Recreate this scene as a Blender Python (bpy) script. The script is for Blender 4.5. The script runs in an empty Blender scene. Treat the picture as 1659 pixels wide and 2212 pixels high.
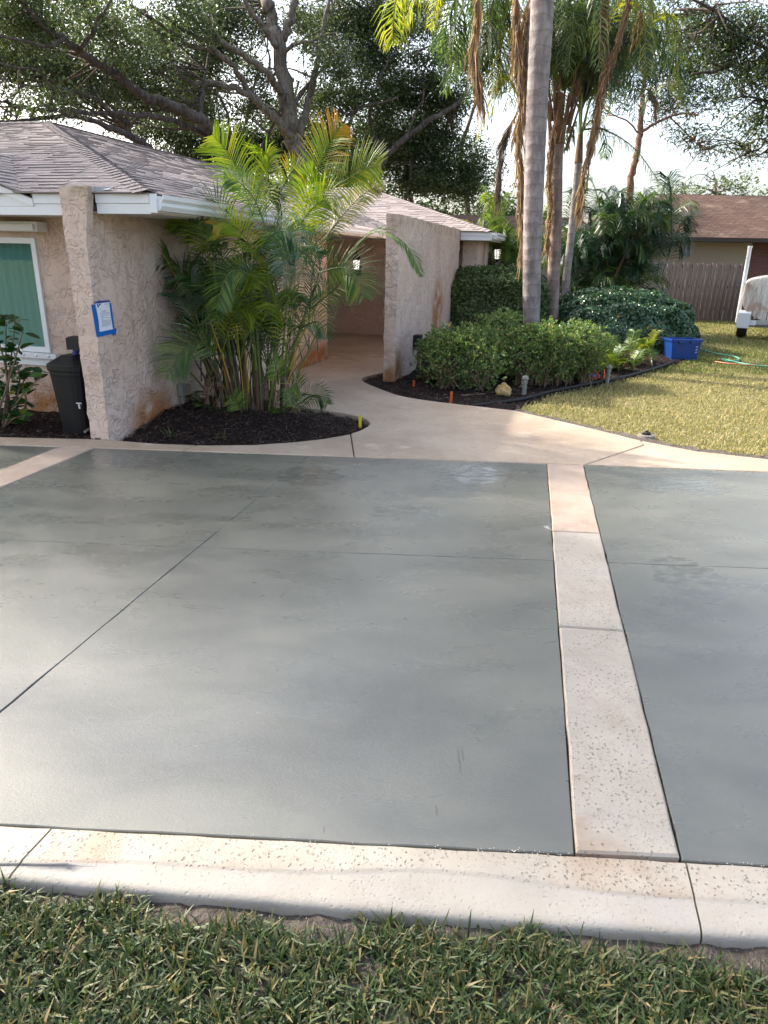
import bpy, bmesh, math, random
import numpy as np
from mathutils import Vector, Matrix
random.seed(7); RNG = np.random.default_rng(11)
SC = bpy.context.scene; COL = SC.collection
# ---------------------------------------------------------------- camera, sky, sun, exposure
cam = bpy.data.cameras.new('camera'); camo = bpy.data.objects.new('camera', cam); COL.objects.link(camo)
cam.sensor_fit = 'VERTICAL'; cam.sensor_height = 24; cam.lens = 24*1500/2212; cam.clip_end = 600; cam.clip_start = .05
_p = math.atan(551/1500); _r = math.atan(.024)
_F = Vector((0, math.cos(_p), -math.sin(_p))); _U = Vector((0, math.sin(_p), math.cos(_p))); _X = Vector((1, 0, 0))
_cx = math.cos(_r)*_X+math.sin(_r)*_U; _cy = -math.sin(_r)*_X+math.cos(_r)*_U
camo.matrix_world = Matrix(((_cx.x, _cy.x, -_F.x, 0), (_cx.y, _cy.y, -_F.y, 0), (_cx.z, _cy.z, -_F.z, 1.65), (0, 0, 0, 1)))
SC.camera = camo
SUN_EL = math.radians(36); SUN_AZ = math.radians(-62)      # azimuth clockwise from +Y: behind the house, on the left
world = bpy.data.worlds.new('World'); SC.world = world; world.use_nodes = True
wn = world.node_tree; bg = wn.nodes['Background']; sky = wn.nodes.new('ShaderNodeTexSky')
sky.sky_type = 'NISHITA'; sky.sun_disc = False; sky.sun_elevation = SUN_EL; sky.sun_rotation = SUN_AZ
sky.air_density = 1.0; sky.dust_density = 5.0; sky.ozone_density = 1.0
hs = wn.nodes.new('ShaderNodeHueSaturation'); hs.inputs['Saturation'].default_value = .75; wn.links.new(sky.outputs[0], hs.inputs['Color']); wn.links.new(hs.outputs[0], bg.inputs[0]); bg.inputs[1].default_value = .15
sl = bpy.data.lights.new('sun', 'SUN'); sl.energy = 2.7; sl.angle = math.radians(1.5); sl.color = (1, .93, .82)
so = bpy.data.objects.new('sun', sl); COL.objects.link(so)
_d = Vector((math.sin(SUN_AZ)*math.cos(SUN_EL), math.cos(SUN_AZ)*math.cos(SUN_EL), math.sin(SUN_EL)))
so.rotation_euler = _d.to_track_quat('Z', 'Y').to_euler()
SC.view_settings.view_transform = 'Standard'; SC.view_settings.look = 'None'; SC.view_settings.gamma = 1
SC.view_settings.exposure = 1.8; SC.view_settings.use_curve_mapping = False
# ---------------------------------------------------------------- helpers
YAW = math.radians(15)
E1 = np.array([math.sin(YAW), math.cos(YAW), 0]); E2 = np.array([math.cos(YAW), -math.sin(YAW), 0]); O0 = np.array([-2.56, 6.26, 0])
def W(s, t, z): return tuple(O0+E2*s+E1*t+np.array([0, 0, z]))
class MB:
    def __init__(s): s.v = []; s.f = []; s.m = []; s.cm = 0
    def add(s, vs, fs):
        o = len(s.v); s.v += [tuple(map(float, q)) for q in vs]; s.f += [tuple(o+i for i in q) for q in fs]; s.m += [s.cm]*len(fs); return s
    def quad(s, *q): return s.add(q, [tuple(range(len(q)))])
    def hexa(s, b, t): return s.add(list(b)+list(t), [(3, 2, 1, 0), (4, 5, 6, 7), (0, 1, 5, 4), (1, 2, 6, 5), (2, 3, 7, 6), (3, 0, 4, 7)])
    def box(s, x0, x1, y0, y1, z0, z1, f=None):
        f = f or (lambda a, b, c: (a, b, c))
        return s.hexa([f(x0, y0, z0), f(x1, y0, z0), f(x1, y1, z0), f(x0, y1, z0)], [f(x0, y0, z1), f(x1, y0, z1), f(x1, y1, z1), f(x0, y1, z1)])
    def prism(s, poly, z0, z1, bev=0):
        n = len(poly)
        a = sum(poly[i][0]*poly[(i+1) % n][1]-poly[(i+1) % n][0]*poly[i][1] for i in range(n))
        if a < 0: poly = poly[::-1]
        rings = [[(x, y, z0) for x, y in poly]]
        if bev:
            ins = inset(poly, bev); rings += [[(x, y, z1-bev) for x, y in poly], [(x, y, z1) for x, y in ins]]
        else: rings.append([(x, y, z1) for x, y in poly])
        vs = [q for r in rings for q in r]; fs = [tuple(range(n))[::-1], tuple((len(rings)-1)*n+i for i in range(n))]
        for k in range(len(rings)-1):
            for i in range(n): fs.append((k*n+i, k*n+(i+1) % n, (k+1)*n+(i+1) % n, (k+1)*n+i))
        return s.add(vs, fs)
    def tube(s, pts, rad, n=8, cap=True):
        P = np.array(pts, float); m = len(P)
        R = np.full(m, rad) if np.isscalar(rad) else np.array(rad, float)
        T = np.gradient(P, axis=0) if m > 2 else np.repeat((P[1:]-P[:1]), m, 0); T /= np.linalg.norm(T, axis=1)[:, None]+1e-9
        ref = np.array([0, 0, 1.]) if abs(T[0][2]) < .9 else np.array([1., 0, 0]); vs = []
        u = np.cross(T[0], ref); u /= np.linalg.norm(u)
        for i in range(m):
            u = u-T[i]*(u@T[i]); u /= np.linalg.norm(u)+1e-9; w = np.cross(T[i], u)
            for k in range(n):
                a = 2*math.pi*k/n; vs.append(P[i]+R[i]*(u*math.cos(a)+w*math.sin(a)))
        fs = [(i*n+k, i*n+(k+1) % n, (i+1)*n+(k+1) % n, (i+1)*n+k) for i in range(m-1) for k in range(n)]
        if cap: fs += [tuple(range(n))[::-1], tuple((m-1)*n+k for k in range(n))]
        return s.add(vs, fs)
    def lathe(s, prof, c=(0, 0, 0), n=16, sq=None, rot=0):
        vs = []
        for r, z in prof:
            for k in range(n):
                a = 2*math.pi*k/n; x, y = math.cos(a), math.sin(a)
                if sq: q = (abs(x)**sq+abs(y)**sq)**(-1/sq); x *= q; y *= q
                x, y = x*math.cos(rot)-y*math.sin(rot), x*math.sin(rot)+y*math.cos(rot)
                vs.append((c[0]+r*x, c[1]+r*y, c[2]+z))
        m = len(prof); fs = [(i*n+k, i*n+(k+1) % n, (i+1)*n+(k+1) % n, (i+1)*n+k) for i in range(m-1) for k in range(n)]
        fs += [tuple(range(n))[::-1], tuple((m-1)*n+k for k in range(n))]
        return s.add(vs, fs)
    def build(s, name, mat, parent=None, smooth=False, kind=None, label=None):
        me = bpy.data.meshes.new(name); me.from_pydata(s.v, [], s.f)
        for q in (mat if isinstance(mat, (list, tuple)) else [mat]): me.materials.append(q)
        if any(s.m): me.polygons.foreach_set('material_index', s.m)
        if smooth: me.polygons.foreach_set('use_smooth', [True]*len(me.polygons))
        me.update(); return link(name, me, parent, kind, label)
def link(name, me, parent=None, kind=None, label=None):
    o = bpy.data.objects.new(name, me); COL.objects.link(o)
    if parent:
        o.parent = parent
        if parent.type == 'EMPTY': o.matrix_parent_inverse = Matrix.Translation(parent.location).inverted()
    if kind: o['kind'] = kind
    if label: o['label'] = label
    return o
def npmesh(name, V, nv, mat, parent=None, kind=None, smooth=False, fidx=None):
    """V (N*nv,3) loose pieces of nv verts; fidx: faces of one piece"""
    V = np.ascontiguousarray(V, np.float32).reshape(-1, 3); N = len(V)//nv
    fidx = fidx or [tuple(range(nv))]
    me = bpy.data.meshes.new(name); me.vertices.add(len(V)); me.vertices.foreach_set('co', V.ravel())
    per = sum(map(len, fidx)); flat = np.concatenate([np.array(f) for f in fidx])
    L = (np.arange(N)[:, None]*nv+flat[None]).ravel().astype(np.int32)
    ls = np.cumsum([0]+[len(f) for f in fidx][:-1]); st = (np.arange(N)[:, None]*per+ls[None]).ravel().astype(np.int32)
    me.loops.add(len(L)); me.loops.foreach_set('vertex_index', L)
    me.polygons.add(len(st)); me.polygons.foreach_set('loop_start', st)
    if smooth: me.polygons.foreach_set('use_smooth', np.ones(len(st), bool))
    me.materials.append(mat); me.update(calc_edges=True); me.validate()
    return link(name, me, parent, kind)
def inset(poly, d):
    n = len(poly); out = []
    for i in range(n):
        p0 = np.array(poly[i-1]); p1 = np.array(poly[i]); p2 = np.array(poly[(i+1) % n])
        a = p1-p0; b = p2-p1; a = a/(np.linalg.norm(a)+1e-9); b = b/(np.linalg.norm(b)+1e-9)
        na = np.array([-a[1], a[0]]); nb = np.array([-b[1], b[0]]); k = na+nb; k = k/max(np.linalg.norm(k), 1e-6); c = max(k@na, .5)
        out.append(tuple(p1+k*d/c))
    return out
def tag(o, label=None, cat=None, group=None, kind=None):
    for k, v in (('label', label), ('category', cat), ('group', group), ('kind', kind)):
        if v: o[k] = v
    return o
def thing(name, loc, label, cat, group=None):
    o = bpy.data.objects.new(name, None); COL.objects.link(o); o.location = loc; o.empty_display_size = .2
    return tag(o, label, cat, group)
def spline(pts, k=6):
    P = np.array(pts, float); n = len(P); Q = np.vstack([2*P[0]-P[1], P, 2*P[-1]-P[-2]]); out = []
    for i in range(n-1):
        a, b, c, d = Q[i:i+4]
        for j in range(k):
            t = j/k; out.append(.5*((2*b)+(c-a)*t+(2*a-5*b+4*c-d)*t*t+(3*b-a-3*c+d)*t**3))
    out.append(P[-1]); return np.array(out)
def inside(poly, X, Y):
    r = np.zeros(len(X), bool); n = len(poly)
    for i in range(n):
        x0, y0 = poly[i]; x1, y1 = poly[(i+1) % n]
        if y0 == y1: continue
        c = ((Y > min(y0, y1)) & (Y <= max(y0, y1))); r ^= c & (X < x0+(Y-y0)*(x1-x0)/(y1-y0))
    return r
# ---------------------------------------------------------------- materials
class NT:
    def __init__(s, name):
        s.m = bpy.data.materials.new(name); s.m.use_nodes = True; s.t = s.m.node_tree; s.p = s.t.nodes['Principled BSDF']; s.out = s.t.nodes['Material Output']
        s.co = s.t.nodes.new('ShaderNodeTexCoord').outputs['Object']
    def set(s, n, k, v):
        i = n.inputs[k]
        if isinstance(v, bpy.types.NodeSocket): s.t.links.new(v, i)
        else: i.default_value = (*v, 1) if isinstance(v, tuple) and len(v) == 3 and i.type == 'RGBA' else v
    def n(s, ty, out=0, props=None, **kw):
        n = s.t.nodes.new('ShaderNode'+ty)
        for k, v in (props or {}).items(): setattr(n, k, v)
        for k, v in kw.items(): s.set(n, int(k[1:]) if k[0] == '_' and k[1:].isdigit() else k.replace('_', ' '), v)
        return n.outputs[out]
    def math(s, op, a, b=0., c=0., clamp=False): return s.n('Math', props={'operation': op, 'use_clamp': clamp}, _0=a, _1=b, _2=c)
    def noise(s, scale, detail=3, rough=.5, dist=0., co=None, out=0): return s.n('TexNoise', out, Vector=co or s.co, Scale=scale, Detail=detail, Roughness=rough, Distortion=dist)
    def vor(s, scale, co=None, feature='F1', out=0): return s.n('TexVoronoi', out, {'feature': feature}, Vector=co or s.co, Scale=scale)
    def ramp(s, f, *st):
        n = s.t.nodes.new('ShaderNodeValToRGB'); s.t.links.new(f, n.inputs[0]); e = n.color_ramp.elements
        while len(e) < len(st): e.new(.5)
        for q, (p, c) in zip(e, st): q.position = p; q.color = (c, c, c, 1) if not isinstance(c, tuple) else (*c, 1)
        return n.outputs[0]
    def mr(s, f, a, b, c=0., d=1.): return s.n('MapRange', props={'interpolation_type': 'SMOOTHSTEP'}, _0=f, _1=a, _2=b, _3=c, _4=d)
    def mix(s, f, a, b, mode='MIX'):
        n = s.t.nodes.new('ShaderNodeMix'); n.data_type = 'RGBA'; n.blend_type = mode
        s.set(n, 0, f); s.set(n, 6, a); s.set(n, 7, b); return n.outputs[2]
    def scale(s, v, co=None, rot=(0, 0, 0)): return s.n('Mapping', Vector=co or s.co, Scale=v, Rotation=rot)
    def bump(s, h, dist=.01, strength=1., nrm=None):
        kw = dict(Height=h, Distance=dist, Strength=strength)
        if nrm: kw['Normal'] = nrm
        return s.n('Bump', **kw)
    def spot(s, c, r):
        v = s.n('VectorMath', 0, {'operation': 'SUBTRACT'}, _0=s.co, _1=c)
        v = s.n('VectorMath', 0, {'operation': 'DIVIDE'}, _0=v, _1=r)
        l = s.n('VectorMath', 1, {'operation': 'LENGTH'}, _0=v); return s.math('SUBTRACT', 1., l, clamp=True)
    def rnd(s): return s.n('NewGeometry', 8)
    def orand(s): return s.n('ObjectInfo', 5)
    def fin(s, col=None, rough=None, bump=None, spec=None, **kw):
        for k, v in (('Base Color', col), ('Roughness', rough), ('Normal', bump), ('Specular IOR Level', spec)):
            if v is not None: s.set(s.p, k, v)
        for k, v in kw.items(): s.set(s.p, k.replace('_', ' '), v)
        return s.m
def plain(name, col, rough=.5, var=.12, nsc=20, spec=.4, bumpd=.0, **kw):
    t = NT(name); n = t.noise(nsc, 4)
    c = t.mix(n, tuple(max(0, q*(1-var)) for q in col), tuple(q*(1+var) for q in col))
    return t.fin(c, rough, t.bump(t.noise(nsc*6, 3), bumpd) if bumpd else None, spec, **kw)
def leafmat(name, stops, trans=.3, rough=.45, spec=.4, tcol=None):
    t = NT(name); c = t.ramp(t.rnd(), *stops); t.fin(c, rough, spec=spec)
    tr = t.n('BsdfTranslucent', Color=t.mix(.5, c, tcol or (.25, .35, .03), 'MIX') if tcol else t.mix(1., c, (1.5, 1.6, .8), 'MULTIPLY'))
    mx = t.n('MixShader', _0=trans, _1=t.p.outputs[0], _2=tr); t.t.links.new(mx, t.out.inputs[0]); return t.m

def stucco_mat():
    t = NT('stucco'); wob = t.n('MixRGB', _0=.06, _1=t.co, _2=t.noise(6, 2, out=1))
    n1 = t.noise(8.5, 2.5, .5, 1.3, wob); n2 = t.noise(13, 2, .5, 1.0, t.scale((1, 1, 1.6))); msk = t.mr(t.noise(4.5, 2), .4, .58)
    p1 = t.math('MULTIPLY', t.mr(n1, .505, .55), t.mr(n1, .72, .55)); p2 = t.math('MULTIPLY', t.mr(n2, .53, .575), t.mr(n2, .70, .57))
    h = t.math('ADD', t.math('MULTIPLY', p1, .6), t.math('MULTIPLY', t.math('MULTIPLY', p2, msk), .5)); h = t.math('ADD', h, t.math('MULTIPLY', t.noise(60, 4, .65), .22))
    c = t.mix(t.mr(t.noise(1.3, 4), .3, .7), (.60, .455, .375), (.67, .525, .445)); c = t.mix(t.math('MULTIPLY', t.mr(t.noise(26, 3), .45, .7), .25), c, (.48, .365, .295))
    z = t.n('SeparateXYZ', 2, Vector=t.co); nz = t.noise(5, 4)
    st = None
    for ctr, r in ((W(.0, .75, 0), (.62, .62, .52)), (W(-1.0, .6, .02), (1.3, .5, .5)), (W(.0, 5.4, 0), (1.6, 1.6, .42)), (W(1.55, 4.3, 0), (.35, .35, .62)), (W(1.66, 7.0, .75), (.35, .75, .85))):
        q = t.spot(ctr, r); st = q if st is None else t.math('MAXIMUM', st, q)
    f = t.math('MULTIPLY', t.mr(st, .05, .7), t.mr(nz, .22, .56)); c = t.mix(t.math('MULTIPLY', f, .92), c, (.36, .145, .04))
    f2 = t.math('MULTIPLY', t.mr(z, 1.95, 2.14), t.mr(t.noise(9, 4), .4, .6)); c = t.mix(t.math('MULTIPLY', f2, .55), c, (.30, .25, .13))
    dr = t.mr(t.noise(7, 3, .5, 0, t.scale((1, 1, .06))), .56, .72); c = t.mix(t.math('MULTIPLY', dr, .16), c, (.22, .17, .14))
    return t.fin(c, .85, t.bump(h, .013, 1.), .25)
def shingle_mat(name, cols):
    t = NT(name); f = t.n('Math', props={'operation': 'FRACT'}, _0=t.math('ADD', t.rnd(), t.orand())); c = t.ramp(f, *cols)
    c = t.mix(t.math('MULTIPLY', t.mr(t.noise(2.2, 4), .35, .75), .3), c, (.20, .168, .164)); c = t.mix(t.math('MULTIPLY', t.mr(t.noise(300, 2), .5, .8), .35), c, (.45, .38, .36))
    return t.fin(c, .9, t.bump(t.noise(400, 2), .003), .2)
def slab_mat():
    t = NT('wet_concrete'); sx = t.scale((1, 2.2, 1)); big = t.noise(1.1, 4, .55, .6, sx); mid = t.noise(6, 4, .6, .4)
    c = t.ramp(big, (.3, (.100, .102, .086)), (.5, (.128, .129, .108)), (.72, (.170, .167, .135)))
    c = t.mix(t.math('MULTIPLY', t.mr(mid, .42, .68), .28), c, (.155, .152, .132)); c = t.mix(t.math('MULTIPLY', t.mr(t.vor(38), .1, .02), t.mr(t.noise(3), .5, .7)), c, (.09, .092, .085))
    wet = None
    for ctr, r in (((.75, 5.45, 0), (.55, .5, .5)), ((-.6, 5.3, 0), (.5, .5, .5)), ((2.35, 5.25, 0), (.75, .42, .5)), ((1.72, 3.55, 0), (.36, .55, .5)), ((.15, 4.5, 0), (.5, .3, .5)), ((-2.1, 5.6, 0), (.6, .4, .5)), ((2.7, 3.75, 0), (.5, .2, .5))):
        q = t.spot(ctr, r); wet = q if wet is None else t.math('MAXIMUM', wet, q)
    wet = t.mr(t.math('MULTIPLY', t.mr(wet, .05, .55), t.math('ADD', .35, t.noise(9, 5, .6, .8, t.scale((1, 2.5, 1))))), .72, .92)
    sc = None
    for ctr, r in (((.285, 1.99, 0), (.006, .09, .1)), ((.300, 2.02, 0), (.005, .05, .1)), ((-.16, 1.66, 0), (.004, .018, .1)), ((.19, 1.75, 0), (.006, .03, .1))):
        q = t.spot(ctr, r); sc = q if sc is None else t.math('MAXIMUM', sc, q)
    c = t.mix(t.math('MULTIPLY', t.mr(sc, .05, .5), .6), c, (.05, .05, .045))
    c = t.mix(t.math('MULTIPLY', wet, .4), c, (.10, .105, .10))
    ro = t.math('ADD', t.mr(t.noise(1.7, 4, .6, .5, t.scale((1, 2, 1))), .3, .7, .20, .36), t.math('MULTIPLY', t.noise(14, 3), .06)); ro = t.n('Mix', _0=wet, _2=ro, _3=.09)
    fine = t.math('ADD', t.math('MULTIPLY', t.noise(120, 3, .6, 0, t.scale((1, 1.8, 1))), .5), t.math('MULTIPLY', t.noise(45, 3), .25)); fine = t.math('MULTIPLY', fine, t.math('SUBTRACT', 1., t.math('MULTIPLY', wet, .6)))
    return t.fin(c, ro, t.bump(fine, .0022, .7), .9)
def band_mat(name, c0, c1, pits=1., stain=(.29, .20, .135)):
    t = NT(name); c = t.mix(t.mr(t.noise(3, 5, .6), .3, .7), c0, c1)
    v = t.n('TexVoronoi', 0, {'feature': 'F1'}, Vector=t.n('MixRGB', _0=.02, _1=t.co, _2=t.noise(30, 2, out=1)), Scale=58.); v2 = t.vor(120)
    dens = t.mr(t.noise(5, 3), .30, .55); pit = t.math('MULTIPLY', t.mr(v, .26, .14), dens); pit2 = t.math('MULTIPLY', t.mr(v2, .25, .1), t.mr(t.noise(7, 3), .32, .55)); p = t.math('MULTIPLY', t.math('MAXIMUM', pit, t.math('MULTIPLY', pit2, .7)), pits)
    c = t.mix(t.math('MULTIPLY', p, .42), c, tuple(q*.5 for q in c0)); c = t.mix(t.math('MULTIPLY', t.mr(t.noise(2.1, 5, .65, .5), .52, .70), .55), c, stain)
    return t.fin(c, .75, t.bump(t.math('SUBTRACT', t.math('MULTIPLY', t.noise(70, 3), .35), p), .004), .3)
def walk_mat():
    t = NT('stained_walkway_concrete'); c = t.mix(t.mr(t.noise(.9, 5, .6), .32, .68), (.345, .268, .20), (.455, .368, .282))
    sm = t.mr(t.noise(13, 6, .75, 1.2, t.scale((1, 2.6, 1))), .52, .66); c = t.mix(t.math('MULTIPLY', sm, .8), c, (.30, .18, .105))
    c = t.mix(t.mr(t.noise(2.5, 4, .6), .55, .8), c, (.53, .435, .355)); c = t.mix(t.math('MULTIPLY', t.mr(t.vor(60), .18, .08), t.mr(t.noise(4), .45, .6)), c, (.28, .19, .13))
    c = t.mix(t.math('MULTIPLY', t.mr(t.noise(40, 2, .5, .8, t.scale((1, 3, 1))), .70, .73), .8), c, (.8, .74, .68))
    return t.fin(c, t.mr(t.noise(2.5), .3, .7, .5, .75), t.bump(t.noise(60, 4, .6), .003), .35)
def soil_mat(name, c0, c1, bd=.03, sc=30):
    t = NT(name); n = t.noise(sc, 6, .65); c = t.mix(t.mr(n, .3, .7), c0, c1); c = t.mix(t.math('MULTIPLY', t.mr(t.noise(3, 4), .6, .75), .35), c, tuple(q*1.9+.02 for q in c1))
    return t.fin(c, .9, t.bump(n, bd), .2)
def bark_mat(name, c0, c1, lich=(.30, .30, .27), stretch=(1, 1, .25), sc=14):
    t = NT(name); n = t.noise(sc, 6, .65, .6, t.scale(stretch)); c = t.mix(t.mr(n, .35, .65), c0, c1); c = t.mix(t.math('MULTIPLY', t.mr(t.noise(2.6, 5, .65), .52, .66), .5), c, lich)
    return t.fin(c, .9, t.bump(n, .05), .2)
def palmbark_mat(name, c0, c1, ring=34):
    t = NT(name); z = t.n('SeparateXYZ', 2, Vector=t.co)
    w = t.math('SINE', t.math('ADD', t.math('MULTIPLY', z, float(ring)), t.math('MULTIPLY', t.noise(5, 3), 5.)))
    n = t.noise(9, 5, .6, .3, t.scale((1, 1, .35))); c = t.mix(t.mr(n, .3, .7), c0, c1); c = t.mix(t.math('MULTIPLY', t.mr(w, .8, 1.), .3), c, tuple(q*.5 for q in c0)); c = t.mix(t.math('MULTIPLY', t.mr(t.vor(22), .2, .05), .5), c, (.5, .47, .46))
    return t.fin(c, .8, t.bump(t.math('ADD', t.math('MULTIPLY', w, .25), n), .012), .2)
def glass_mat():
    t = NT('tinted_window_glass'); g = t.n('BsdfGlossy', Color=(.75, .95, .92), Roughness=.02); tr = t.n('BsdfTransparent', Color=(.27, .50, .49))
    fr = t.n('LayerWeight', 1, Blend=.5); mx = t.n('MixShader', _0=t.math('ADD', t.math('MULTIPLY', t.math('POWER', fr, 4.), .6), .085), _1=tr, _2=g); t.t.links.new(mx, t.out.inputs[0]); return t.m
def grad_frond(name, a, b):
    t = NT(name); at = t.n('Attribute', 2, {'attribute_name': 'along'}); r = t.math('ADD', at, t.math('MULTIPLY', t.math('SUBTRACT', t.rnd(), .5), .5))
    c = t.ramp(r, (.38, a), (1., b)); t.fin(c, .55, spec=.25); tr = t.n('BsdfTranslucent', Color=t.mix(1., c, (1.5, 1.5, .9), 'MULTIPLY'))
    mx = t.n('MixShader', _0=.35, _1=t.p.outputs[0], _2=tr); t.t.links.new(mx, t.out.inputs[0]); return t.m
M = {}
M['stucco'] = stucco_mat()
M['shingle'] = shingle_mat('roof_shingle', ((0, (.245, .21, .205)), (.35, (.285, .246, .24)), (.7, (.325, .284, .275)), (1, (.26, .225, .224))))
M['underlay'] = plain('roof_underlay', (.12, .10, .095), .9)
M['white'] = plain('white_painted_aluminium', (.74, .76, .78), .4, .04, 5)
M['cream'] = plain('cream_gutter_end', (.72, .66, .55), .5, .05, 5)
M['soffit'] = plain('soffit_white', (.55, .52, .48), .6, .06, 6)
M['glass'] = glass_mat(); M['curtain'] = plain('sheer_curtain', (.82, .85, .84), .9, .05, 3)
M['black'] = plain('black_plastic', (.005, .0055, .007), .5, .25, 8, .3, .001); M['black2'] = plain('matt_black', (.01, .01, .011), .6)
M['steel'] = plain('bright_steel', (.6, .6, .6), .25, .1, 30, Metallic=1.)
M['blue'] = plain('blue_painter_tape', (.005, .13, .48), .55, .12, 12, .3, .002); M['paper'] = plain('white_paper', (.74, .77, .84), .7, .03, 6)
M['ink'] = plain('grey_print', (.30, .32, .38), .8); M['navy'] = plain('navy_print', (.03, .05, .25), .7)
M['slab'] = slab_mat(); M['band'] = band_mat('pale_concrete_band', (.345, .307, .255), (.41, .37, .315)); M['bandtan'] = band_mat('tan_concrete_band', (.37, .285, .22), (.45, .355, .285), .6)
M['lip'] = band_mat('trowelled_concrete_lip', (.33, .298, .255), (.38, .348, .302), .25, (.36, .33, .32)); M['walk'] = walk_mat(); M['joint'] = plain('dark_joint', (.02, .02, .019), .8)
M['soil'] = soil_mat('grey_sandy_soil', (.07, .056, .048), (.16, .135, .115), .03, 26); M['mulch'] = soil_mat('dark_wet_mulch', (.008, .0055, .005), (.034, .022, .019), .05, 40)
M['thatch'] = soil_mat('lawn_thatch', (.10, .085, .035), (.24, .20, .085), .03, 18)
M['chip'] = leafmat('mulch_chip', ((0, (.012, .008, .007)), (.6, (.048, .028, .022)), (.9, (.095, .060, .046)), (1, (.17, .13, .11))), 0., .8, .2)
M['grass'] = leafmat('verge_grass', ((0, (.022, .042, .014)), (.35, (.042, .074, .022)), (.62, (.066, .092, .036)), (.8, (.105, .11, .04)), (.94, (.18, .14, .06)), (1, (.28, .22, .12))), .22, .5, .35)
M['lawn'] = leafmat('lawn_grass', ((0, (.09, .125, .03)), (.28, (.19, .20, .06)), (.5, (.34, .29, .12)), (.8, (.46, .38, .20)), (1, (.56, .48, .30))), .25, .6, .25)
M['oakleaf'] = leafmat('oak_leaf', ((0, (.025, .042, .018)), (.4, (.045, .070, .030)), (.75, (.075, .105, .050)), (.93, (.12, .15, .08)), (1, (.19, .21, .13))), .32, .42, .5)
M['oakleaf2'] = leafmat('lightened_oak_leaf', ((0, (.035, .055, .024)), (.4, (.06, .088, .038)), (.75, (.095, .128, .06)), (.93, (.14, .17, .09)), (1, (.21, .23, .14))), .38, .42, .5)  # oak leaf colour lightened to lift a crown on its shaded side
M['lawn2'] = leafmat('greener_lawn_grass', ((0, (.06, .10, .022)), (.4, (.115, .155, .036)), (.7, (.20, .205, .06)), (.9, (.32, .28, .11)), (1, (.42, .36, .18))), .25, .6, .25)
M['backleaf'] = leafmat('wood_leaf', ((0, (.014, .028, .010)), (.5, (.030, .055, .02)), (1, (.08, .11, .04))), .2, .5, .4)
M['distleaf'] = leafmat('far_tree_leaf', ((0, (.06, .09, .055)), (.6, (.11, .15, .09)), (1, (.17, .20, .13))), .25, .6, .3)
M['needle'] = leafmat('pine_needle', ((0, (.03, .055, .025)), (.6, (.06, .10, .05)), (1, (.11, .15, .08))), .3, .5, .3)
M['boxleaf'] = leafmat('clipped_hedge_leaf', ((0, (.03, .066, .022)), (.5, (.068, .125, .038)), (.9, (.145, .19, .06)), (1, (.22, .24, .08))), .25, .4, .5)
M['azalea'] = leafmat('azalea_leaf', ((0, (.05, .10, .035)), (.45, (.115, .185, .06)), (.8, (.20, .27, .09)), (.93, (.30, .35, .14)), (1, (.30, .16, .08))), .3, .42, .45)
M['privet'] = leafmat('glossy_hedge_leaf', ((0, (.024, .066, .036)), (.5, (.052, .12, .06)), (.9, (.10, .17, .09)), (.985, (.10, .15, .07)), (1, (.45, .25, .02))), .18, .28, .6)
M['shrubleaf'] = leafmat('broad_shrub_leaf', ((0, (.015, .05, .014)), (.6, (.035, .09, .022)), (.9, (.07, .13, .03)), (1, (.22, .17, .02))), .25, .35, .5)
M['f_g'] = leafmat('areca_green', ((0, (.045, .095, .024)), (.6, (.105, .175, .04)), (1, (.20, .26, .05))), .35, .42, .4)
M['f_y'] = leafmat('areca_yellow_green', ((0, (.10, .17, .018)), (.6, (.19, .25, .022)), (1, (.30, .30, .03))), .45, .5, .25)
M['f_o'] = grad_frond('areca_orange_tip', (.12, .19, .025), (.42, .20, .02)); M['f_yo'] = grad_frond('areca_yellow_orange', (.16, .24, .02), (.42, .22, .02))
M['f_w'] = leafmat('areca_grey_green', ((0, (.03, .08, .04)), (.6, (.06, .12, .06)), (1, (.10, .16, .08))), .25, .22, .8)
M['f_d'] = leafmat('areca_dark_green', ((0, (.025, .058, .018)), (.6, (.06, .11, .03)), (1, (.12, .165, .045))), .3, .32, .5)
M['f_k'] = leafmat('clump_palm_shade_green', ((0, (.008, .028, .012)), (.6, (.018, .052, .022)), (1, (.04, .085, .035))), .2, .3, .5)  # leaf green darkened to stand for the shade on the clump
M['f_b'] = leafmat('frond_bleached', ((0, (.10, .13, .06)), (.5, (.22, .19, .12)), (1, (.33, .26, .19))), .3, .5, .3)
M['q_g'] = leafmat('queen_palm_green', ((0, (.04, .072, .028)), (.6, (.085, .13, .052)), (1, (.15, .20, .085))), .4, .35, .5)
M['q_d'] = leafmat('queen_palm_dark', ((0, (.02, .042, .02)), (.6, (.045, .08, .036)), (1, (.085, .13, .06))), .35, .35, .5)
M['q_y'] = leafmat('queen_palm_yellow', ((0, (.10, .14, .02)), (.6, (.22, .24, .035)), (1, (.36, .32, .05))), .45, .4, .4)
M['q_thin'] = leafmat('queen_palm_sparse', ((0, (.10, .12, .05)), (1, (.22, .22, .10))), .35, .4, .4)
M['q_dead'] = leafmat('dead_frond', ((0, (.15, .085, .055)), (.5, (.29, .185, .125)), (1, (.47, .34, .25))), .3, .6, .2)
M['q_grey'] = leafmat('grey_dead_frond', ((0, (.07, .055, .05)), (1, (.17, .13, .12))), .2, .7, .2)
M['cane_y'] = plain('cane_yellow', (.40, .28, .045), .4, .35, 9); M['cane_g'] = plain('cane_green', (.13, .17, .04), .4, .4, 9); M['cane_b'] = plain('cane_sheath_brown', (.12, .07, .04), .8, .5, 9); M['cane_p'] = plain('cane_sheath_grey', (.11, .082, .06), .8, .4, 9)
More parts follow.
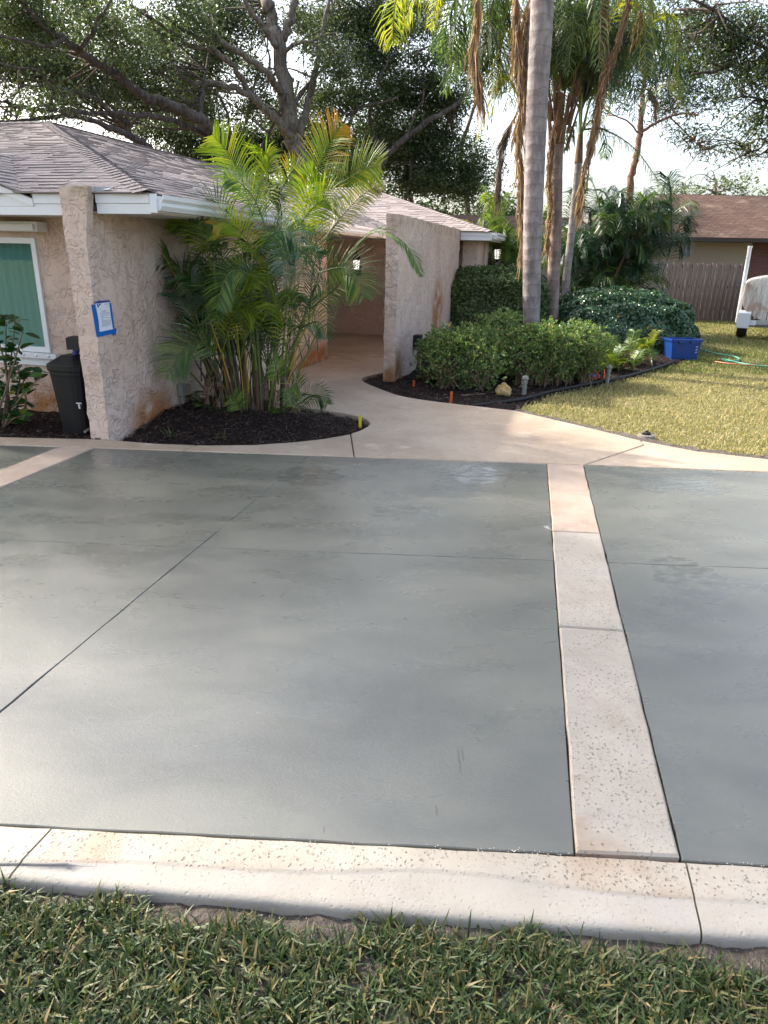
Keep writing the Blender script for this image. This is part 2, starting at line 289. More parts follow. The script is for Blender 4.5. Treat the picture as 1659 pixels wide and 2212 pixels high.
M['bark'] = bark_mat('oak_bark', (.085, .070, .056), (.21, .18, .148), (.25, .24, .21)); M['darkbark'] = bark_mat('dark_oak_bark', (.045, .036, .031), (.125, .10, .088), (.16, .15, .135)); M['pinebark'] = bark_mat('pine_bark', (.10, .05, .035), (.27, .16, .11), (.25, .18, .13))
M['palmbark'] = palmbark_mat('palm_bark', (.17, .145, .145), (.32, .28, .27)); M['palmbark2'] = palmbark_mat('palm_bark_brown', (.17, .125, .11), (.30, .23, .20)); M['boot'] = bark_mat('palm_boot', (.09, .05, .03), (.25, .16, .10), (.2, .15, .1), (1, 1, .2))
M['twig'] = plain('brown_twig', (.17, .115, .075), .8, .4, 8); M['stem'] = plain('shrub_stem', (.16, .12, .07), .7, .4, 8)
M['brownroof'] = None
M['beige'] = plain('beige_stucco', (.36, .30, .235), .85, .06, 3, .2, .004); M['fence'] = bark_mat('weathered_fence_board', (.11, .085, .078), (.22, .175, .16), (.27, .22, .195), (1, 1, .08), 16)
M['fasciab'] = plain('dark_brown_fascia', (.03, .022, .018), .6); M['tubblue'] = plain('blue_tub_plastic', (.009, .045, .21), .4, .12, 8); M['tubworn'] = plain('worn_print', (.35, .42, .55), .7)
M['rock'] = soil_mat('buff_limestone', (.36, .23, .09), (.62, .45, .22), .02, 18); M['greylamp'] = plain('grey_lamp_metal', (.22, .21, .19), .5, .15, 20); M['orange'] = plain('orange_stake_paint', (.62, .10, .02), .6, .25, 25); M['yellow'] = plain('yellow_stake_paint', (.62, .50, .02), .6, .3, 60)
M['lampglass'] = plain('frosted_lamp_glass', (.75, .74, .70), .3, .03, 5); M['hose'] = plain('green_hose', (.10, .36, .24), .45); M['hosered'] = plain('faded_orange_cord', (.55, .22, .12), .5); M['cord'] = plain('orange_cord', (.75, .13, .03), .5)
M['lampon'] = plain('lit_lantern_glass', (.8, .78, .72), .3, .03, 5, Emission_Color=(1, .95, .85, 1), Emission_Strength=.45)
M['tarp'] = None
def brown_roof():
    t = NT('brown_shingle_roof'); uv = t.n('UVMap'); b = t.n('TexBrick', 0, {'offset': .5}, Vector=uv, Color1=(.095, .058, .044), Color2=(.145, .094, .072), Mortar=(.05, .026, .02), Scale=1., Mortar_Size=.012, Brick_Width=.28, Row_Height=.14)
    c = t.mix(t.math('MULTIPLY', t.mr(t.noise(1.3, 5, .65, .6, t.scale((1, 1, 3))), .52, .70), .45), b, (.28, .20, .15)); c = t.mix(t.math('MULTIPLY', t.mr(t.noise(.6, 3), .5, .75), .4), c, (.11, .055, .04))
    return t.fin(c, .9, t.bump(t.n('TexBrick', 1, {'offset': .5}, Vector=uv, Scale=1., Mortar_Size=.02, Brick_Width=.28, Row_Height=.14), -.01), .2)
M['brownroof'] = brown_roof()
def brick_mat():
    t = NT('red_brick'); b = t.n('TexBrick', 0, {'offset': .5}, Vector=t.scale((1, 1, 1), rot=(math.pi/2, 0, 0)), Color1=(.17, .055, .04), Color2=(.11, .04, .03), Mortar=(.16, .13, .12), Scale=4.5, Mortar_Size=.02)
    return t.fin(b, .85)
M['brick'] = brick_mat()
def tarp_mat():
    t = NT('stained_boat_tarp'); c = t.mix(t.mr(t.noise(3, 4, .6, .5, t.scale((1, 1, .4))), .5, .66), (.72, .68, .64), (.45, .28, .21)); return t.fin(c, .6, t.bump(t.noise(7, 4, .5, .6, t.scale((2.2, 2.2, .35))), .12), .3)
M['tarp'] = tarp_mat()
# ---------------------------------------------------------------- measured limbs, crowns and fronds (metres)
OAK_MAIN=[
 [(-3.26,27.00,1.74,0.422),(-3.29,27.06,4.56,0.380),(-3.41,27.12,5.29,0.351),(-3.60,27.19,6.15,0.322),(-3.75,27.25,7.20,0.292),(-3.95,27.31,8.22,0.263),(-4.20,27.38,9.15,0.235),(-4.31,27.44,9.56,0.209),(-4.36,27.50,10.59,0.182)],
 [(-3.38,27.20,5.15,0.195),(-3.22,27.39,5.90,0.175),(-3.06,27.57,6.44,0.157),(-2.91,27.76,6.97,0.138),(-2.78,27.94,7.57,0.120),(-2.59,28.13,8.31,0.101),(-2.47,28.31,9.18,0.082),(-2.17,28.50,10.44,0.063)],
 [(-3.95,27.30,8.12,0.203),(-3.65,27.23,8.67,0.170),(-3.42,27.15,9.17,0.137),(-3.23,27.07,9.72,0.106),(-2.95,27.00,10.33,0.075)],
 [(-3.53,26.90,5.47,0.168),(-3.80,26.59,5.77,0.156),(-4.24,26.28,6.12,0.144),(-4.71,25.97,6.52,0.132),(-5.24,25.66,6.64,0.121),(-5.90,25.35,6.73,0.111),(-6.34,25.05,6.63,0.101),(-6.67,24.74,6.87,0.091),(-6.77,24.43,7.16,0.081),(-6.86,24.12,7.50,0.071),(-7.07,23.81,7.82,0.062),(-7.21,23.50,8.13,0.053)],
 [(-3.83,27.00,6.80,0.157),(-3.96,26.62,6.93,0.142),(-4.12,26.25,7.18,0.127),(-4.65,25.88,7.47,0.112),(-5.15,25.50,7.69,0.098),(-5.56,25.12,7.84,0.085),(-5.90,24.75,7.74,0.072),(-6.41,24.38,7.93,0.060),(-6.83,24.00,8.16,0.047)],
 [(-4.75,26.00,6.59,0.129),(-5.13,25.62,7.22,0.116),(-5.54,25.25,7.50,0.105),(-5.87,24.88,7.56,0.094),(-6.20,24.50,7.49,0.084),(-6.44,24.12,7.63,0.074),(-6.78,23.75,7.81,0.064),(-7.05,23.38,7.93,0.054),(-7.43,23.00,8.09,0.045)],
 [(-3.94,27.00,8.14,0.139),(-4.31,26.75,8.59,0.119),(-4.63,26.50,8.90,0.101),(-4.86,26.25,9.32,0.082),(-5.00,26.00,9.85,0.065)],
 [(-5.39,25.00,7.81,0.092),(-5.70,24.88,8.07,0.079),(-5.96,24.75,8.39,0.066),(-5.98,24.62,8.70,0.053),(-6.02,24.50,9.12,0.041)],
 [(-6.01,25.00,8.16,0.078),(-6.39,24.67,8.42,0.065),(-6.55,24.33,8.66,0.052),(-6.76,24.00,9.01,0.040)],
 [(-3.82,27.40,6.18,0.113),(-3.32,27.67,6.80,0.093),(-2.90,27.95,7.36,0.073),(-2.48,28.23,7.85,0.053),(-2.09,28.50,8.34,0.033)],
 [(-3.64,27.00,8.02,0.085),(-3.18,26.75,8.20,0.069),(-2.77,26.50,8.18,0.053),(-2.30,26.25,8.31,0.037),(-1.76,26.00,8.32,0.022)],
 [(-4.16,26.50,7.23,0.054),(-4.08,26.33,7.66,0.043),(-4.16,26.17,7.94,0.032),(-4.26,26.00,8.40,0.022)],
 [(-4.80,26.50,6.69,0.046),(-4.39,26.33,6.53,0.038),(-4.12,26.17,6.90,0.030),(-3.97,26.00,7.06,0.023)],
]
OAK_LEFT=[
 [(-3.88,24.00,1.49,0.256),(-4.53,23.60,3.63,0.233),(-4.77,23.20,4.23,0.216),(-5.00,22.80,4.72,0.201),(-5.41,22.40,5.13,0.186),(-5.82,22.00,5.34,0.172),(-6.20,21.60,5.43,0.159),(-6.57,21.20,5.51,0.147),(-6.91,20.80,5.70,0.135),(-7.21,20.40,5.92,0.123),(-7.51,20.00,6.07,0.111),(-7.67,19.60,6.17,0.100),(-7.81,19.20,6.31,0.090),(-8.05,18.80,6.38,0.080),(-8.24,18.40,6.67,0.070),(-8.40,18.00,6.98,0.060)],
 [(-5.08,24.00,4.38,0.130),(-5.21,23.42,4.62,0.119),(-5.54,22.83,4.90,0.108),(-5.91,22.25,5.04,0.099),(-6.25,21.67,5.08,0.089),(-6.70,21.08,5.06,0.081),(-7.36,20.50,5.00,0.072),(-7.73,19.92,4.89,0.064),(-8.06,19.33,4.88,0.057),(-8.27,18.75,4.73,0.050),(-8.53,18.17,4.71,0.043),(-8.76,17.58,4.70,0.036),(-9.06,17.00,4.67,0.030)],
 [(-6.34,22.00,3.69,0.146),(-6.59,21.44,4.16,0.131),(-6.82,20.89,4.42,0.116),(-6.99,20.33,4.50,0.103),(-7.19,19.78,4.57,0.090),(-7.37,19.22,4.63,0.078),(-7.70,18.67,4.63,0.066),(-8.01,18.11,4.48,0.055),(-8.40,17.56,4.31,0.045),(-8.94,17.00,4.23,0.035)],
 [(-7.63,19.50,6.15,0.073),(-7.21,19.38,6.46,0.062),(-7.02,19.25,6.71,0.052),(-6.66,19.13,7.00,0.042),(-6.41,19.00,7.41,0.032)],
 [(-7.94,18.00,4.60,0.048),(-7.64,17.80,4.94,0.042),(-7.72,17.60,5.21,0.036),(-7.81,17.40,5.30,0.030),(-8.16,17.20,5.29,0.025),(-8.63,17.00,5.40,0.020)],
 [(-6.82,19.00,4.75,0.045),(-7.04,18.80,5.00,0.038),(-7.44,18.60,5.10,0.033),(-7.93,18.40,5.19,0.027),(-8.48,18.20,5.14,0.021),(-8.99,18.00,5.27,0.016)],
 [(-6.96,21.50,5.12,0.044),(-7.30,21.67,4.80,0.039),(-7.27,21.83,4.48,0.033),(-7.29,22.00,4.15,0.026)],
 [(-7.53,18.50,6.14,0.053),(-7.81,18.12,5.90,0.045),(-8.04,17.75,5.89,0.038),(-8.36,17.38,5.88,0.031),(-8.74,17.00,5.90,0.024)],
 [(-5.96,24.00,5.19,0.114),(-5.91,24.33,5.99,0.090),(-5.90,24.67,6.43,0.067),(-5.87,25.00,7.00,0.043)],
 [(-5.25,25.00,5.09,0.067),(-5.26,25.00,5.74,0.056),(-5.48,25.00,6.25,0.046),(-5.83,25.00,6.50,0.036)],
 [(-4.56,27.00,5.10,0.072),(-4.14,27.00,5.82,0.058),(-3.80,27.00,6.39,0.045),(-3.63,27.00,6.81,0.031)],
]
OAK_RIGHT=[
 [(-0.96,29.00,1.55,0.200),(-0.81,29.00,3.87,0.176),(-0.32,29.00,5.07,0.156),(0.52,29.00,5.86,0.137),(1.36,29.00,6.41,0.119),(2.10,29.00,6.80,0.102),(2.51,29.00,7.10,0.084)],
 [(0.52,29.00,5.86,0.069),(0.76,29.00,6.54,0.057),(1.07,29.00,7.15,0.046),(1.04,29.00,7.80,0.036),(1.26,29.00,8.60,0.025)],
 [(0.53,30.00,3.73,0.082),(0.69,30.00,4.31,0.073),(0.72,30.00,4.80,0.063),(0.66,30.00,5.21,0.054)],
 [(-1.65,28.00,6.33,0.066),(-1.01,28.17,6.66,0.055),(-0.35,28.33,6.85,0.044),(0.14,28.50,7.03,0.033)],
 [(-0.32,29.00,5.07,0.104),(-0.59,29.00,5.60,0.090),(-0.86,29.00,6.51,0.075),(-0.70,29.00,7.26,0.061),(-0.38,29.00,7.99,0.047),(0.10,29.00,8.71,0.033)],
 [(0.66,28.00,8.21,0.048),(0.97,28.00,8.42,0.040),(1.52,28.00,8.57,0.032),(2.01,28.00,8.51,0.024)],
]
OAK_FAR_RIGHT=[
 [(11.20,17.00,1.85,0.159),(10.04,17.00,4.28,0.135),(9.29,17.00,5.31,0.116),(8.31,17.00,5.71,0.100),(7.80,17.00,5.83,0.085),(7.51,17.00,5.57,0.070),(7.07,17.00,5.60,0.055),(6.71,17.00,5.47,0.040),(6.27,17.00,5.42,0.024)],
 [(8.00,17.00,5.79,0.044),(7.41,16.88,5.99,0.036),(6.98,16.75,6.19,0.028),(6.51,16.62,6.39,0.021),(6.21,16.50,6.47,0.014)],
 [(7.98,17.00,4.94,0.035),(7.75,17.17,5.05,0.027),(7.53,17.33,5.08,0.018),(7.30,17.50,5.06,0.010)],
 [(8.33,17.00,4.06,0.035),(8.07,17.17,4.26,0.027),(7.91,17.33,4.19,0.019),(7.78,17.50,3.93,0.010)],
]
PINE=[
 [(9.86,31.00,1.78,0.184),(9.65,31.00,4.59,0.165),(9.71,31.00,5.44,0.151),(9.77,31.00,6.26,0.136),(9.72,31.00,7.07,0.123),(9.67,31.00,7.86,0.109),(9.63,31.00,9.02,0.095),(9.59,31.00,10.14,0.082),(9.45,31.00,11.59,0.068)],
 [(9.79,31.00,6.47,0.082),(10.12,30.75,6.72,0.068),(10.53,30.50,6.92,0.054),(11.04,30.25,7.05,0.040),(11.57,30.00,6.94,0.026)],
 [(10.71,30.50,6.93,0.036),(11.16,30.33,6.52,0.030),(11.51,30.17,6.18,0.024),(11.65,30.00,6.00,0.018)],
 [(9.81,31.00,6.35,0.046),(9.28,31.00,6.82,0.036),(8.70,31.00,7.05,0.027),(8.32,31.00,7.20,0.018)],
 [(9.64,31.00,8.64,0.053),(10.07,30.67,9.10,0.041),(10.61,30.33,9.25,0.029),(10.94,30.00,9.54,0.017)],
 [(9.68,31.00,8.41,0.045),(8.97,31.00,9.00,0.031),(8.38,31.00,9.37,0.018)],
]
CL_LEFT=[
 (-8.56,19.00,6.47,1.02,0.65,1.00),(-9.11,22.70,7.10,1.30,0.78,1.00),(-9.84,21.20,5.98,1.17,0.61,1.00),(-9.05,22.20,5.99,1.23,0.58,1.00),(-6.97,20.00,6.77,0.96,0.68,1.00),(-7.93,23.20,6.56,0.94,0.67,1.00),(-7.28,24.20,6.92,0.91,0.70,1.00),(-7.78,24.20,6.05,0.85,0.57,1.00),(-8.13,18.00,4.74,1.16,0.23,0.80),(-8.46,22.20,5.49,0.91,0.33,0.80),(-11.32,21.20,6.58,1.33,1.21,1.00),(-11.79,21.20,5.40,1.24,0.50,1.00),(-8.79,19.00,7.10,1.17,0.53,1.00),(-8.79,23.20,8.23,1.30,0.65,1.00),(-8.12,24.20,5.55,0.85,0.26,0.70),(-7.11,25.20,5.87,0.89,0.37,0.80),(-8.72,18.00,4.38,0.74,0.11,0.60),(-11.44,27.20,7.77,2.19,1.25,0.60),(-8.90,28.20,8.47,1.93,1.13,0.50),(-10.19,28.20,7.05,2.13,0.66,0.70),(-10.76,23.00,7.48,1.44,0.91,0.60),(-7.58,30.20,7.34,1.41,0.79,0.60),]
CL_MAIN=[
 (-6.29,24.00,8.17,1.01,0.61,1.00),(-7.14,27.20,6.91,1.03,0.79,1.00),(-7.66,27.20,8.25,0.70,0.70,1.00),(-6.70,28.20,7.68,0.98,0.98,1.00),(-6.26,26.00,6.09,0.84,0.61,1.00),(-5.88,27.70,8.81,0.86,0.78,1.00),(-4.85,29.20,9.64,0.99,0.66,0.80),(-5.78,30.20,8.29,0.61,0.61,0.70),(-5.01,28.00,6.62,0.57,0.57,0.90),(-2.64,30.20,9.68,1.11,1.02,1.00),(-1.62,30.20,10.13,1.27,0.85,1.00),(-1.10,30.20,8.98,1.12,1.03,1.00),(-1.98,27.00,7.65,0.70,0.70,1.00),(-2.93,31.20,7.56,0.51,0.51,0.80),(-0.26,30.70,9.86,1.13,1.04,1.00),(-0.05,31.20,8.63,0.99,0.81,0.80),(-3.39,28.00,9.47,0.63,0.63,0.60),(-6.10,28.20,9.68,1.11,0.55,1.00),(0.78,31.20,10.46,1.05,0.70,0.80),(-4.73,32.20,6.97,0.76,0.76,1.00),(-4.73,28.00,7.26,0.49,0.57,0.60),]
CL_RIGHT=[
 (-0.87,30.00,6.05,1.33,0.98,1.00),(0.59,31.00,5.66,1.57,1.11,1.00),(0.16,30.00,7.09,1.31,0.88,1.00),(1.84,31.00,6.42,1.19,1.10,1.00),(2.10,31.00,4.94,1.40,0.93,1.00),(3.17,31.00,4.37,0.84,0.56,1.00),(-1.25,31.00,4.70,1.12,0.75,1.00),(1.00,31.00,4.49,1.31,0.66,1.00),(1.46,30.00,7.57,0.87,0.70,1.00),(2.34,30.00,7.29,0.70,0.70,0.80),(3.29,31.00,5.38,0.52,0.74,0.80),(-1.54,29.00,7.24,0.84,0.67,1.00),(-2.22,29.00,6.18,0.77,0.86,1.00),(1.27,29.00,8.60,0.66,0.83,0.80),(2.53,30.00,8.57,0.69,0.77,0.70),]
CL_BACK=[
 (-9.59,33.00,6.13,1.18,0.69,1.00),(-8.40,33.00,6.33,1.17,0.78,1.00),(-7.46,33.00,5.65,0.99,0.69,1.00),(-6.44,33.00,6.20,0.88,0.88,1.00),(-5.69,33.00,5.51,1.19,0.89,1.00),(-5.03,34.00,6.01,1.01,1.01,1.00),(-3.21,34.00,5.87,1.22,1.02,1.00),(-2.19,34.00,5.53,1.22,1.02,1.00),(-4.00,34.00,7.11,0.80,0.80,0.80),(-8.52,34.00,5.39,1.43,0.61,1.00),(4.46,34.00,3.80,0.83,0.42,0.90),(5.12,34.00,3.43,0.63,0.38,1.00),(-10.73,33.00,6.46,0.98,0.39,0.60),]
CL_FAR_RIGHT=[
 (7.22,17.00,6.35,0.72,0.57,1.00),(7.45,16.50,5.42,0.43,0.57,1.00),(6.88,17.00,5.85,0.53,0.39,0.80),(6.36,17.00,6.33,0.57,0.33,0.60),(7.70,16.50,4.42,0.34,0.53,0.80),(7.35,17.00,5.18,0.34,0.39,0.70),(8.39,17.00,5.80,0.87,1.07,1.00),(8.80,17.00,4.43,0.70,0.80,1.00),(7.46,17.00,4.14,0.20,0.30,0.50),(5.88,18.00,6.88,0.60,0.25,0.60),(7.83,17.00,3.83,0.30,0.20,0.40),]
CL_PINE=[
 (10.98,31.00,8.66,1.25,0.80,0.80),(10.13,31.00,9.56,1.05,0.79,0.80),(12.05,31.00,7.68,0.99,0.45,0.70),(11.57,30.50,6.15,0.76,0.36,0.80),(12.47,30.00,5.99,0.71,0.23,0.60),(10.63,31.00,7.57,0.72,0.63,0.60),(11.33,31.00,9.73,1.05,0.70,0.70),(8.90,32.00,7.88,1.12,0.46,0.50),(8.85,32.00,9.62,1.27,1.09,0.70),(12.95,32.00,9.08,0.92,0.73,0.60),]
CL_DIST=[
 (18.96,48.00,6.09,1.45,0.41,1.00),(21.51,50.00,6.58,1.81,0.66,1.00),(23.09,50.00,6.23,1.21,0.42,1.00),(18.29,50.00,5.96,0.91,0.30,0.80),(25.61,52.00,6.28,1.57,0.38,1.00),(27.41,52.00,6.69,1.88,0.78,1.00),(19.08,52.00,5.79,1.26,0.32,1.00),]
ARECA=[  # some top fronds are set yellow so their colour carries the sunlight
 ([(-1.39,7.50,2.02),(-1.41,7.35,2.33),(-1.66,7.20,2.66)],1.00,'y'),
 ([(-0.84,7.60,2.01),(-0.77,7.45,2.36),(-0.48,7.30,2.80)],1.00,'o'),
 ([(-0.78,7.50,2.19),(-0.45,7.35,2.33),(-0.12,7.20,2.44)],1.00,'y'),
 ([(-1.20,7.70,2.13),(-1.06,7.55,2.32),(-0.89,7.40,2.44)],0.80,'o'),
 ([(-0.91,7.60,1.76),(-0.86,7.45,2.12),(-0.71,7.30,2.37)],0.90,'y'),
 ([(-1.48,7.30,1.92),(-1.68,7.15,2.20),(-1.89,7.00,1.96)],0.90,'w'),
 ([(-1.25,7.00,1.60),(-1.36,6.85,1.89),(-1.58,6.70,1.88)],1.10,'yo'),
 ([(-1.28,7.00,1.60),(-1.09,6.85,1.91),(-0.82,6.70,1.75)],1.00,'w'),
 ([(-0.96,7.20,1.81),(-0.75,7.05,2.10),(-0.49,6.90,2.12)],0.90,'y'),
 ([(-0.72,7.70,1.77),(-0.43,7.55,2.14),(-0.07,7.40,2.30)],0.90,'b'),
 ([(-0.54,7.50,1.49),(-0.20,7.35,1.86),(0.12,7.20,1.79),(0.31,7.05,1.49)],1.00,'g'),
 ([(-0.70,7.10,1.49),(-0.41,6.95,1.62),(-0.24,6.80,1.29)],1.00,'g'),
 ([(-1.25,6.90,1.44),(-1.47,6.75,1.59),(-1.57,6.60,1.18)],1.10,'g'),
 ([(-0.62,6.90,1.38),(-0.76,6.75,1.55),(-0.98,6.60,1.38)],0.90,'b'),
 ([(-0.66,7.00,1.52),(-0.84,6.85,1.78),(-0.99,6.70,1.48)],1.00,'w'),
 ([(-1.76,7.50,1.59),(-1.88,7.35,1.90),(-2.04,7.20,1.91)],1.00,'g'),
 ([(-1.87,7.90,1.81),(-2.18,7.75,2.02),(-2.34,7.60,1.90)],0.80,'d'),
 ([(-1.69,7.20,0.64),(-1.90,7.05,0.93),(-2.18,6.90,0.49)],1.05,'g'),
 ([(-1.80,7.40,1.01),(-1.89,7.25,1.31),(-2.05,7.10,1.45)],0.90,'d'),
 ([(-1.08,6.90,0.44),(-1.05,6.75,0.62),(-1.11,6.60,0.72)],0.45,'g'),
 ([(-0.93,7.10,0.19),(-0.75,6.95,0.37),(-0.59,6.80,0.27)],0.40,'d'),
 ([(-1.43,6.80,0.17),(-1.44,6.65,0.32),(-1.49,6.50,0.37)],0.40,'g'),
 ([(-1.73,7.30,1.59),(-1.74,7.15,1.79),(-1.77,7.00,1.93)],0.90,'g'),
 ([(-1.19,7.10,1.89),(-1.22,6.95,2.14),(-1.48,6.80,2.28)],0.90,'g'),
 ([(-1.44,7.80,2.01),(-1.34,7.65,2.24),(-1.21,7.50,2.38)],0.80,'d'),
 ([(-1.18,7.80,1.73),(-1.08,7.65,2.04),(-1.15,7.50,2.24)],0.90,'d'),
 ([(-0.79,7.30,1.14),(-0.51,7.15,1.37),(-0.35,7.00,1.46)],0.80,'d'),
 ([(-0.87,7.00,0.97),(-0.68,6.85,1.11),(-0.59,6.70,0.92)],0.80,'d'),
 ([(-1.46,7.00,1.07),(-1.57,6.85,1.30),(-1.63,6.70,1.04)],0.80,'g'),
 ([(-0.86,6.90,0.35),(-0.90,6.75,0.56),(-0.92,6.60,0.29)],0.60,'g'),
 ([(-1.34,7.60,2.00),(-1.14,7.45,2.45),(-1.23,7.30,2.56)],0.80,'y'),
 ([(-1.91,7.90,2.00),(-2.02,7.75,1.90),(-2.11,7.60,1.74)],0.70,'d'),
]
QUEEN=[
 ([(1.92,13.80,6.09),(1.49,13.92,5.93),(1.10,14.04,5.56),(0.90,14.16,4.91)],0.60,'g'),
 ([(1.98,14.20,6.16),(1.67,14.32,5.79),(1.52,14.44,5.34),(1.53,14.56,4.76)],0.60,'d'),
 ([(1.94,14.60,6.41),(1.33,14.72,6.24),(0.91,14.84,5.78),(0.78,14.96,5.24)],0.60,'g'),
 ([(2.02,14.40,6.09),(1.84,14.52,5.57),(1.77,14.64,5.04),(1.83,14.76,4.55)],0.55,'d'),
 ([(1.91,14.90,6.44),(1.53,15.02,6.13),(1.37,15.14,5.66),(1.32,15.26,5.17)],0.60,'g'),
 ([(1.94,14.00,6.22),(1.06,14.12,6.27),(0.42,14.24,6.01),(0.16,14.36,5.46)],0.50,'y'),
 ([(2.26,14.90,6.17),(1.97,15.02,5.85),(1.95,15.14,5.38),(2.09,15.26,4.88)],0.55,'g'),
 ([(2.18,15.40,6.18),(1.69,15.52,5.99),(1.25,15.64,5.48),(0.99,15.76,4.73)],0.60,'g'),
 ([(2.36,15.60,6.02),(1.96,15.72,5.67),(1.60,15.84,5.31),(1.43,15.96,4.61)],0.55,'d'),
 ([(1.57,13.50,6.11),(1.14,13.62,6.02),(0.75,13.74,5.80),(0.59,13.86,5.31)],0.50,'y'),
 ([(0.23,13.00,5.68),(0.02,13.12,5.53),(-0.04,13.24,5.22),(-0.03,13.36,4.94)],0.50,'y'),
 ([(1.66,13.50,5.93),(1.56,13.62,5.46),(1.54,13.74,4.96)],0.60,'g'),
 ([(1.07,14.00,5.95),(0.95,14.12,5.58),(0.98,14.24,5.14),(1.02,14.36,4.64)],0.60,'d'),
 ([(1.92,14.50,5.57),(1.73,14.62,5.56),(1.57,14.74,5.16),(1.53,14.86,4.64)],0.60,'d'),
 ([(2.03,14.50,6.12),(1.75,14.62,5.88),(1.25,14.74,5.55),(1.09,14.86,4.81)],0.60,'g'),
 ([(2.28,14.00,4.16),(2.02,14.12,4.64),(1.80,14.24,4.52),(1.54,14.36,3.72)],0.38,'y'),
 ([(3.24,15.50,4.99),(3.10,15.62,6.04),(2.80,15.74,6.66)],0.70,'d'),
 ([(3.28,15.50,5.00),(3.56,15.62,5.90),(3.78,15.74,6.53)],0.70,'d'),
 ([(3.28,15.50,4.96),(3.68,15.62,5.64),(4.08,15.74,5.57),(4.36,15.86,5.09)],0.60,'g'),
 ([(3.78,16.00,4.50),(3.68,16.12,5.26),(3.44,16.24,5.99)],0.60,'g'),
 ([(3.79,16.00,4.46),(3.87,16.12,5.14),(4.24,16.24,5.41),(4.65,16.36,5.08)],0.60,'g'),
 ([(3.83,16.20,4.50),(4.03,16.32,5.10),(4.69,16.44,5.35),(5.08,16.56,4.88)],0.60,'d'),
 ([(3.79,16.00,4.46),(3.64,16.12,4.77),(3.44,16.24,5.16),(3.33,16.36,5.50)],0.50,'d'),
 ([(3.82,16.00,4.17),(4.32,16.12,4.20),(5.03,16.24,3.89),(5.76,16.36,3.22)],0.45,'thin'),
 ([(3.72,16.00,4.25),(3.61,16.12,4.19),(3.53,16.24,3.86)],0.45,'d'),
 ([(3.28,15.50,5.03),(3.69,15.62,6.27),(4.22,15.74,6.47),(4.75,15.86,6.14)],0.70,'g'),
 ([(3.90,16.50,4.55),(4.37,16.62,5.99),(5.10,16.74,6.15),(5.70,16.86,5.63)],0.60,'g'),
 ([(4.02,17.00,4.68),(4.74,17.12,6.49),(5.57,17.24,6.42),(6.38,17.36,5.67)],0.60,'g'),
 ([(3.23,15.00,5.87),(3.59,15.12,5.98),(4.08,15.24,5.74),(4.47,15.36,5.11)],0.60,'g'),
 ([(3.21,15.00,6.08),(3.40,15.12,5.77),(3.54,15.24,5.21)],0.60,'d'),
 ([(5.58,18.00,4.80),(5.95,18.12,5.38),(6.41,18.24,5.41),(6.94,18.36,4.79)],0.50,'thin'),
 ([(6.00,19.00,4.97),(6.18,19.12,6.20),(6.67,19.24,6.19),(7.20,19.36,5.31)],0.60,'d'),
 ([(3.83,16.00,4.09),(4.07,16.12,4.36),(4.43,16.24,4.05),(4.46,16.36,3.72)],0.40,'g'),
 ([(3.19,15.30,4.60),(2.81,15.42,5.46),(2.59,15.54,6.23)],0.60,'d'),
 ([(2.95,15.00,5.36),(3.13,15.12,6.29),(3.53,15.24,6.69)],0.70,'g'),
]
DEAD=[
 ([(1.23,12.60,5.52),(1.24,12.60,5.11),(1.23,12.60,4.74),(1.30,12.60,4.37),(1.38,12.60,4.03)],0.46),
 ([(1.84,12.90,5.62),(1.91,12.90,5.08),(1.96,12.90,4.71),(2.08,12.90,4.19),(2.07,12.90,3.66),(2.16,12.90,2.98),(2.24,12.90,2.48),(2.29,12.90,1.74)],0.48),
 ([(2.12,13.00,5.60),(2.02,13.00,5.05),(2.09,13.00,4.54),(2.12,13.00,3.95)],0.30),
 ([(3.51,14.00,5.99),(3.57,14.00,5.40),(3.65,14.00,4.96),(3.62,14.00,4.26),(3.57,14.00,3.72),(3.47,14.00,3.11),(3.48,14.00,2.57)],0.40),
 ([(3.84,13.80,5.94),(3.83,13.80,5.49),(3.74,13.80,5.02),(3.63,13.80,4.64),(3.58,13.80,4.12)],0.26),
 ([(5.07,16.00,4.94),(5.13,16.00,4.86),(5.24,16.00,4.74),(5.30,16.00,4.49)],0.25),
 ([(2.98,14.60,4.02),(2.98,14.60,3.63),(2.99,14.60,3.16),(3.07,14.60,2.60),(3.06,14.60,1.85)],0.30),
 ([(2.21,14.50,4.06),(2.07,14.50,3.75),(2.02,14.50,3.29),(2.02,14.50,2.77)],0.40),
 ([(3.03,14.80,4.20),(2.99,14.80,4.58),(3.08,14.80,4.95)],0.15),
 ([(4.09,14.00,5.74),(4.13,14.00,5.61),(4.10,14.00,5.28)],0.30),
]
PALM_A=[
 [(2.41,12.00,0.39,0.136),(2.35,12.00,1.09,0.144),(2.27,12.00,2.08,0.150),(2.21,12.00,3.08,0.155),(2.16,12.00,4.02,0.160),(2.13,12.00,4.85,0.165),(2.09,12.00,5.52,0.170),(2.07,12.00,6.06,0.175)],
]
PALM_B=[
 [(2.59,13.00,0.40,0.101),(2.41,13.00,2.12,0.096),(2.30,13.00,3.20,0.093),(2.22,13.00,4.22,0.091),(2.17,13.00,5.11,0.088),(2.13,13.00,5.84,0.086),(2.11,13.00,6.31,0.085)],
]
PALM_C=[
 [(3.36,14.80,0.52,0.129),(3.32,14.80,1.09,0.124),(3.25,14.80,2.20,0.119),(3.14,14.80,3.46,0.113),(3.14,14.80,3.74,0.110)],
 [(3.14,14.80,3.73,0.119),(3.13,14.80,3.98,0.103),(3.07,14.80,4.28,0.088),(3.06,14.80,4.58,0.073)],
]
